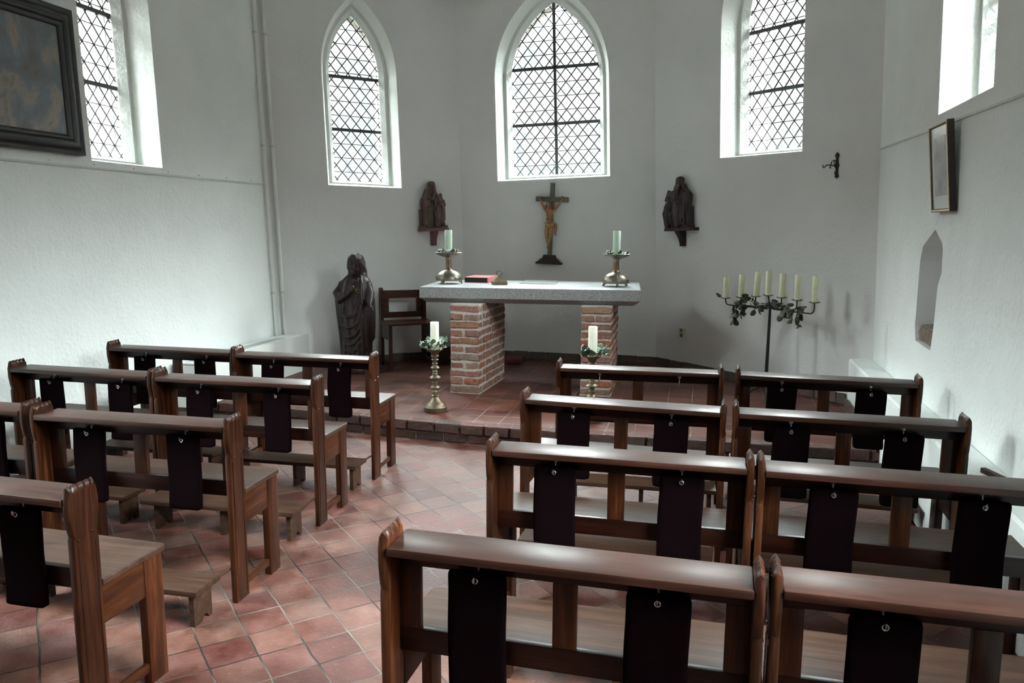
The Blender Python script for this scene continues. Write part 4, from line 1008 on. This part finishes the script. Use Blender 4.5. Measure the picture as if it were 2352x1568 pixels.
# crucifix on the centre wall
CR = empty('hanging_crucifix'); CR.matrix_world = wall_frame(WC, .975, 1.196) @ RY(math.radians(3.9)); tag(CR, 'wooden crucifix with a gilded figure hanging below the middle window', 'crucifix')
b = MB(); b.box(-.022, .022, -.045, -.010, .08, .858, bev=.003); b.box(-.175, .175, -.047, -.012, .660, .712, bev=.004); b.build('cross', M['cross'], CR, smooth=40)
b = MB()
for w_, z0, z1, d in ((.142, 0, .022, .085), (.118, .020, .040, .075), (.098, .038, .056, .066)): b.box(-w_, w_, -d, -.002, z0, z1, bev=.003)
b.prism([(-.078, .055), (.078, .055), (.062, .097), (-.062, .097)], -.058, -.004, 'y'); b.build('stepped_base', M['wood_dark'], CR, smooth=40)
b = MB(True)
b.ball((-.010, -.074, .545), (.045, .026, .050), n=12); b.ball((-.012, -.072, .490), (.036, .022, .045), n=12); b.ball((-.008, -.070, .435), (.042, .026, .034), n=12)
b.tube([(-.012, -.074, .575), (-.02, -.084, .605)], [.016, .014], 8)
for sx, hx, hz in ((-1, -.122, .690), (1, .112, .700)):
    sh = (-.010 + sx * .045, -.070, .565); el = ((sh[0] + hx) / 2 + sx * .006, -.066, .628)
    b.tube([sh, ((sh[0] + el[0]) / 2, -.070, .597), el, ((el[0] + hx) / 2, -.062, .662), (hx, -.056, hz - .012)], [.017, .016, .0125, .0125, .008], 9)
    hand(b, (hx, -.056, hz - .012), (sx * .25, 0, 1), (0, -1, 0), .42, .35, -sx)
b.tube([(-.028, -.074, .425), (-.034, -.098, .34), (-.028, -.090, .275), (-.012, -.076, .205)], [.026, .022, .017, .010], 10)
b.tube([(.014, -.072, .425), (.012, -.098, .335), (.006, -.088, .27), (-.008, -.074, .205)], [.026, .022, .017, .010], 10)
b.tube([(-.012, -.076, .205), (-.014, -.084, .185), (-.014, -.094, .170)], [.011, .011, .006], 8); b.tube([(-.006, -.072, .205), (-.002, -.082, .188), (-.004, -.094, .172)], [.011, .011, .006], 8)
for k in range(4):
    for sx in (-1, 1): b.tube([(-.012 + sx * .008, -.098, .540 - .022 * k), (-.012 + sx * .034, -.090, .532 - .022 * k)], .004, 6)
hd = (-.022, -.090, .622)
b.ball(hd, (.022, .025, .030), n=12); b.tube([(hd[0], hd[1] - .024, hd[2] + .004), (hd[0], hd[1] - .030, hd[2] - .006)], [.003, .005], 6); b.ball((hd[0], hd[1] - .012, hd[2] - .026), (.014, .014, .016), n=8)
carved('figure', b, M['corpus'], CR, .0036, 2)
b = MB(True); b.ball((hd[0], hd[1] + .008, hd[2] + .008), (.027, .026, .030), n=10)
for sx in (-1, 1):
    for k in range(3): b.tube([(hd[0] + sx * .018, hd[1] - .010 + .012 * k, hd[2] + .02), (hd[0] + sx * .028, hd[1] - .008 + .012 * k, hd[2] - .010), (hd[0] + sx * .030, hd[1] - .004 + .010 * k, hd[2] - .045)], [.007, .008, .004], 7)
carved('hair', b, M['relief_red'], CR, .0036, 2)
b = MB(True); b.tube([(-.052, -.070, .430), (-.03, -.102, .420), (.0, -.106, .414), (.032, -.098, .426), (.044, -.066, .44)], [.014, .018, .018, .016, .012], 9); b.tube([(-.04, -.10, .43), (-.008, -.108, .395), (.02, -.102, .40)], [.012, .014, .010], 8)
b.tube([(.040, -.062, .44), (.056, -.060, .42), (.060, -.062, .37), (.054, -.060, .33), (.060, -.056, .305)], [.012, .018, .017, .014, .006], 9)
carved('loincloth', b, M['corpus'], CR, .0038, 2)
b = MB()
for p in ((-.122, -.064, .702), (.114, -.064, .712), (-.008, -.092, .186)): b.tube([(p[0], p[1] + .02, p[2]), (p[0], p[1] - .012, p[2] + .004)], [.003, .005], 6)
b.build('nails', M['iron'], CR)

# ------------------------------------------------------------------ chair and box behind the altar
ch_a = math.radians(36)
CHR = empty('wooden_chair', (-3.040, 7.800, .1405), ch_a, 'dark wooden chair with an open framed back between statue and altar', 'chair')
# local: x right along the back, -y is the way it faces
for sx in (-1, 1):
    b = MB(); x0, x1 = sorted((sx * .245, sx * .215)); b.prism([(-.05, 0), (.04, 0), (.04, .80), (.025, .815), (-.03, .815), (-.045, .80)], x0, x1, 'x'); b.build('back_post', M['chair_wood'], CHR)
    b = MB(); x0, x1 = sorted((sx * .245, sx * .210)); b.box(x0, x1, -.385, -.345, 0, .455, bev=.003); b.build('front_leg', M['chair_wood'], CHR)
    b = MB(); x0, x1 = sorted((sx * .240, sx * .220)); b.box(x0, x1, -.345, -.05, .30, .452, bev=.002); b.build('side_apron', M['chair_wood'], CHR)
    b = MB(); b.box(x0, x1, -.345, -.05, .05, .08, bev=.002); b.build('stretcher', M['chair_wood'], CHR)
for nm, z0, z1 in (('top_rail', .70, .785), ('bottom_rail', .495, .555)):
    b = MB(); b.box(-.215, .215, -.012, .012, z0, z1, bev=.003); b.build(nm, M['chair_wood'], CHR)
for sx in (-1, 1):
    b = MB(); x0, x1 = sorted((sx * .215, sx * .150)); b.box(x0, x1, -.012, .012, .555, .70, bev=.002); b.build('back_stile', M['chair_wood'], CHR)
b = MB(); b.box(-.255, .255, -.405, -.045, .455, .475, bev=.004); b.build('seat', M['chair_wood'], CHR)
r = empty('wooden_box', (-2.600, 7.990, .1405), math.radians(34), 'low dark wooden box on the floor behind the left altar pillar', 'box')
b = MB(); b.box(-.16, .16, -.11, .11, .012, .20, bev=.004); b.build('box_body', M['wood_dark'], r); b = MB(); b.box(-.17, .17, -.12, .12, .20, .216, bev=.003); b.build('lid', M['wood_dark'], r)
b = MB(); b.box(-.165, .165, -.115, .115, 0, .014, bev=.002); b.build('base', M['wood_dark'], r)
b = MB(); b.rbox(-.17, .17, -.15, .15, 0, .05, .022); o = b.build('floor_cushion', M['cloth_red'], smooth=60); o.location = (-1.98, 8.16, .1415); o.rotation_euler = (0, 0, .12)
tag(o, 'dark red cushion lying on the floor behind the altar by the wall', 'cushion')

# ------------------------------------------------------------------ things on the walls
# large dark painting
PT = empty('framed_painting'); PT.matrix_world = wall_frame(WL, 7.63, 2.535); tag(PT, 'large old oil painting in a wide black frame on the left wall', 'painting')
hw_, hh = .555, .475
def frame_ring(mb, prof, hw, hh_):
    n = len(prof); vs = []
    for sx, sz in ((-1, -1), (1, -1), (1, 1), (-1, 1)):
        for o_, d in prof: vs.append(V((sx * (hw - o_), -d, sz * (hh_ - o_))))
    fs = []
    for c_ in range(4):
        for k in range(n - 1): fs.append((c_ * n + k, ((c_ + 1) % 4) * n + k, ((c_ + 1) % 4) * n + k + 1, c_ * n + k + 1))
    mb.add(vs, fs)
b = MB(); frame_ring(b, [(0, .004), (0, .045), (.012, .050), (.022, .046), (.030, .040), (.040, .046), (.055, .056), (.075, .058), (.088, .050), (.094, .042), (.100, .046), (.112, .044), (.125, .036), (.130, .026), (.130, .018)], hw_, hh)
b.build('picture_frame', M['frame_black'], PT, smooth=40)
b = MB(); b.box(-hw_ + .12, hw_ - .12, -.026, -.010, -hh + .12, hh - .12); b.build('canvas', M['oil'], PT)
# framed print on the right wall, leaning out a little at the top
PR = empty('framed_print'); PR.matrix_world = wall_frame(WR, 1.945, 1.69, -.004) @ RX(math.radians(4.0)); tag(PR, 'narrow framed grey print hanging on the right wall above the niche', 'picture')
b = MB(); frame_ring(b, [(0, .002), (0, .034), (.006, .037), (.014, .036), (.018, .030)], .185, .2375); b.build('picture_frame', M['frame_brown'], PR, M=T(0, 0, .2375))
b = MB(); b.box(-.183, .183, -.028, -.002, -.2355, .2355); b.build('mount', M['mount'], PR, M=T(0, 0, .2375))
b = MB(); b.box(-.115, .115, -.0295, -.0275, -.150, .165); b.build('print', M['print'], PR, M=T(0, 0, .2375))
b = MB(); frame_ring(b, [(.0, .0365), (.005, .0395), (.010, .0365)], .183, .2355); b.build('gilt_edge', M['frame_gold'], PR, M=T(0, 0, .2375))
# stone in the niche
b = MB(); rough_brick(b, -.185, .165, .015, .14, .012, .115, None, j=.01, b=.012); o = b.build('niche_stone', M['stone_brown'], smooth=60); o.matrix_world = wall_frame(WR, 1.535, .885)
tag(o, 'brown block of stone at the bottom of the wall niche', 'stone')
# iron hook
HK = empty('wall_hook'); HK.matrix_world = wall_frame(WRA, 2.087, 2.10); tag(HK, 'black wrought iron wall hook with scrolls right of the apse window', 'hook')
b = MB(); pr = [(0, -.105), (.012, -.094), (.020, -.088), (.012, -.078), (.009, -.06), (.010, -.02), (.018, -.006), (.018, .006), (.010, .02), (.009, .06), (.012, .070), (.020, .080), (.012, .092), (0, .106)]
b.prism(pr + [(-x, z) for x, z in pr[::-1][1:-1]], -.010, -.001, 'y'); b.build('back_plate', M['iron'], HK)
b = MB()
def hookp(pts): return [(-.62 * p[0], -.78 * p[0] - .008, p[1]) for p in pts]
b.tube(hookp([(0, -.05), (.006, -.02), (.022, 0.0), (.05, .004), (.085, .004), (.098, -.012), (.108, -.014), (.112, .0), (.110, .008)]), .0042, 7)
b.tube(hookp([(0, .040), (.03, .040), (.042, .030), (.050, .0), (.056, -.016), (.050, -.022), (.046, -.014)]), .0038, 7)
b.tube(hookp([(.006, -.02), (.018, .008), (.024, .028), (.018, .038), (.012, .026)]), .0034, 7)
b.tube(hookp([(.002, -.075), (.014, -.070), (.018, -.055), (.010, -.046)]), .0034, 7)
b.build('scroll_arm', M['iron'], HK, smooth=60)
# socket
SK = empty('wall_socket'); SK.matrix_world = wall_frame(WRA, .393, .533); tag(SK, 'cream double wall socket on the right apse wall', 'socket')
b = MB(); b.box(-.036, .036, -.030, -.001, -.052, .052, bev=.006); b.build('housing', M['socket'], SK, smooth=40)
for z in (.024, -.024):
    b = MB(); b.lathe([(.019, 0), (.019, .0015), (.016, .0015), (.015, .0006), (0, .0006)], 20, T(0, -.030, z) @ RX(PI / 2)); b.build('outlet', M['stone_brown'], SK)
# two small spot lamps high in the corner of the apse
for W, u, z, lab in ((WLA, 1.860, 3.96, 'small grey lamp housing high on the wall left of the middle window'), (WC, .196, 3.955, 'small grey lamp housing beside the top left of the middle window')):
    r = empty('wall_lamp'); r.matrix_world = wall_frame(W, u, z); tag(r, lab, 'lamp', 'small lamps high in the apse corner')
    b = MB(); b.box(-.05, .05, -.11, -.015, 0, .12, bev=.006); b.build('housing', M['lead'], r); b = MB(); b.box(-.03, .03, -.02, -.001, .03, .09, bev=.003); b.build('mounting_plate', M['lead'], r)
# heating pipes in the left corner
for W, u, d, rr, lab in ((WL, 10.520, -.024, .013, 'thin white heating pipe left of the left wall corner'), (WLA, .055, -.028, .018, 'thicker white heating pipe right of the left wall corner')):
    b = MB(); b.tube([W.at(u, .50, d), W.at(u, 2.6, d), W.at(u, 4.88, d)], rr, 10); o = b.build('heating_pipe', M['white_paint'], smooth=60); tag(o, lab, 'pipe', 'heating pipes in the left corner')
    for z in (.92, 2.35, 3.4):
        c_ = MB(); c_.tube([W.at(u, z, d), W.at(u, z + .02, d)], rr * 1.3, 10); c_.box(-.006, .006, -.002 + d, -.0, z + .004, z + .014, W.mat(u, 0)); c_.build('pipe_clip', M['trim_paint'], o, smooth=50)
# convector casing along the left wall
RD = empty('radiator_casing', (-3.86, 6.3, .14), 0, 'white boxed radiator casing with a slotted grille along the left wall', 'radiator')
y0, y1 = -.90, .955; xb = -.212
yE = lambda x: y1 - (.012 - x) * .792
b = MB(); b.box(-.004, .010, y0, y1 - .012, .0, .360, bev=.004); b.build('front_panel', M['white_paint'], RD)
b = MB(); b.box(xb, .010, y0, y0 + .014, 0, .356, bev=.003); b.build('end_panel', M['white_paint'], RD)
b = MB(); b.prism([(xb, yE(xb) - .016), (.010, yE(.010) - .016), (.010, yE(.010) - .002), (xb, yE(xb) - .002)], 0, .356, 'z'); b.build('end_panel', M['white_paint'], RD)
b = MB()
for x0, x1 in ((xb, xb + .045), (-.045, .012)): b.prism([(x0, y0), (x1, y0), (x1, yE(x1)), (x0, yE(x0))], .348, .364, 'z')
b.prism([(xb + .045, .60), (-.045, .60), (-.045, yE(-.045)), (xb + .045, yE(xb + .045))], .348, .3635, 'z'); b.box(xb + .045, -.045, y0, y0 + .06, .348, .3635)
b.build('top_panel', M['white_paint'], RD)
b = MB(); b.box(xb + .004, -.006, y0 + .02, .70, .318, .330); yy = y0 + .07  # the first box is a pale backing added to keep the slots light
while yy < .585: b.box(xb + .045, -.045, yy, yy + .013, .340, .360); yy += .026
b.build('grille', M['trim_paint'], RD)
b = MB(); b.box(.010, .013, -.70, -.50, .03, .085); b.build('dark_slot_plate', M['dark_hole'], RD)  # black plate on the panel; the recess shade is its colour
# stick on the plinth
b = MB(); b.box(-.012, .012, -.11, .11, 0, .022, bev=.003); o = b.build('wooden_stick', M['wood_old']); o.matrix_world = T(1.268, 3.57, .551) @ RZ(.29); tag(o, 'short wooden stick lying on the white plinth at the right', 'stick')

# ------------------------------------------------------------------ daylight
LOW, HIGH = 1.15, 104.0
w = bpy.data.worlds.new('Daylight'); SC.world = w; w.use_nodes = True; nt = w.node_tree; nt.nodes.clear()
wo = nt.nodes.new('ShaderNodeOutputWorld'); bg = nt.nodes.new('ShaderNodeBackground'); nt.links.new(bg.outputs[0], wo.inputs[0])
tc = N(nt, 'ShaderNodeTexCoord'); sx = N(nt, 'ShaderNodeSeparateXYZ'); nt.links.new(tc.outputs['Generated'], sx.inputs[0])
nz = N(nt, 'ShaderNodeTexNoise', i_Scale=9.0, i_Detail=5.0); nt.links.new(tc.outputs['Generated'], nz.inputs['Vector'])
r3 = ramp(nt, [(.38, (.70, .80, .82)), (.58, (1, 1, 1))]); nt.links.new(nz.outputs['Fac'], r3.inputs[0])
# ground and tree line low down, bright overcast sky higher up
mr = N(nt, 'ShaderNodeMapRange', i_1=-.2, i_2=.28); nt.links.new(sx.outputs['Z'], mr.inputs[0])
rp = ramp(nt, [(0, (.25, .30, .27)), (.42, (.60, .66, .64)), (.60, (1.0, 1.0, 1.0)), (1.0, (1.0, 1.0, 1.0))]); nt.links.new(mr.outputs[0], rp.inputs[0])
mx = N(nt, 'ShaderNodeMix', data_type='RGBA', blend_type='MULTIPLY'); mx.inputs['Factor'].default_value = 1; nt.links.new(rp.outputs[0], mx.inputs['A']); nt.links.new(r3.outputs[0], mx.inputs['B'])
lo = N(nt, 'ShaderNodeVectorMath', operation='SCALE'); lo.inputs['Scale'].default_value = LOW; nt.links.new(mx.outputs['Result'], lo.inputs[0])
mh = N(nt, 'ShaderNodeMapRange', i_1=.20, i_2=.55, interpolation_type='SMOOTHSTEP'); nt.links.new(sx.outputs['Z'], mh.inputs[0])
mh.inputs[3].default_value = 0.0; mh.inputs[4].default_value = HIGH
hi = N(nt, 'ShaderNodeVectorMath', operation='SCALE'); hi.inputs[0].default_value = (.945, 1.0, 1.0); nt.links.new(mh.outputs[0], hi.inputs['Scale'])
sm = N(nt, 'ShaderNodeVectorMath', operation='ADD'); nt.links.new(lo.outputs[0], sm.inputs[0]); nt.links.new(hi.outputs[0], sm.inputs[1])
nt.links.new(sm.outputs[0], bg.inputs['Color']); bg.inputs['Strength'].default_value = 1.0
for W, uc, hw2, sill, spring, rise, D in WIN:
    l = bpy.data.lights.new('window portal', 'AREA'); l.shape = 'RECTANGLE'; l.size = 2 * hw2; l.size_y = spring + rise - sill
    l.cycles.is_portal = True
    o = bpy.data.objects.new('window_daylight', l); COL.objects.link(o); tag(o, kind='structure')
    zc = (sill + spring + rise) / 2; p = W.at(uc, zc, D + .05)
    rot = (-W.out).to_track_quat('-Z', 'Y').to_matrix().to_4x4()
    o.matrix_world = Matrix.Translation(p) @ rot

# ------------------------------------------------------------------ camera and output look
cam = bpy.data.cameras.new('Camera'); co = bpy.data.objects.new('Camera', cam); COL.objects.link(co); SC.camera = co
RCm = [[0.9730089819363377, 0.23071953991268793, 0.00469201168894944], [0.03812954150863594, -0.14068372788628022, -0.9893200830734006], [-0.22759538469738977, 0.9627962310948753, -0.14568376111959253]]
mw = Matrix.Identity(4)
for i in range(3):
    mw[i][0] = RCm[0][i]; mw[i][1] = -RCm[1][i]; mw[i][2] = -RCm[2][i]
mw[2][3] = 1.6
co.matrix_world = mw
cam.sensor_width = 36.0; cam.sensor_fit = 'HORIZONTAL'; cam.lens = 1801.224 / 2352 * 36; cam.clip_start = .02
vs = SC.view_settings; SC.display_settings.display_device = 'sRGB'
vs.view_transform = 'Standard'; vs.look = 'None'; vs.gamma = 1.0; vs.use_curve_mapping = False
vs.exposure = 0.55
cy = SC.cycles
cy.use_denoising = True
cy.max_bounces = 10; cy.diffuse_bounces = 6; cy.glossy_bounces = 4; cy.transparent_max_bounces = 16
cy.caustics_reflective = False; cy.caustics_refractive = False; cy.sample_clamp_indirect = 8.0
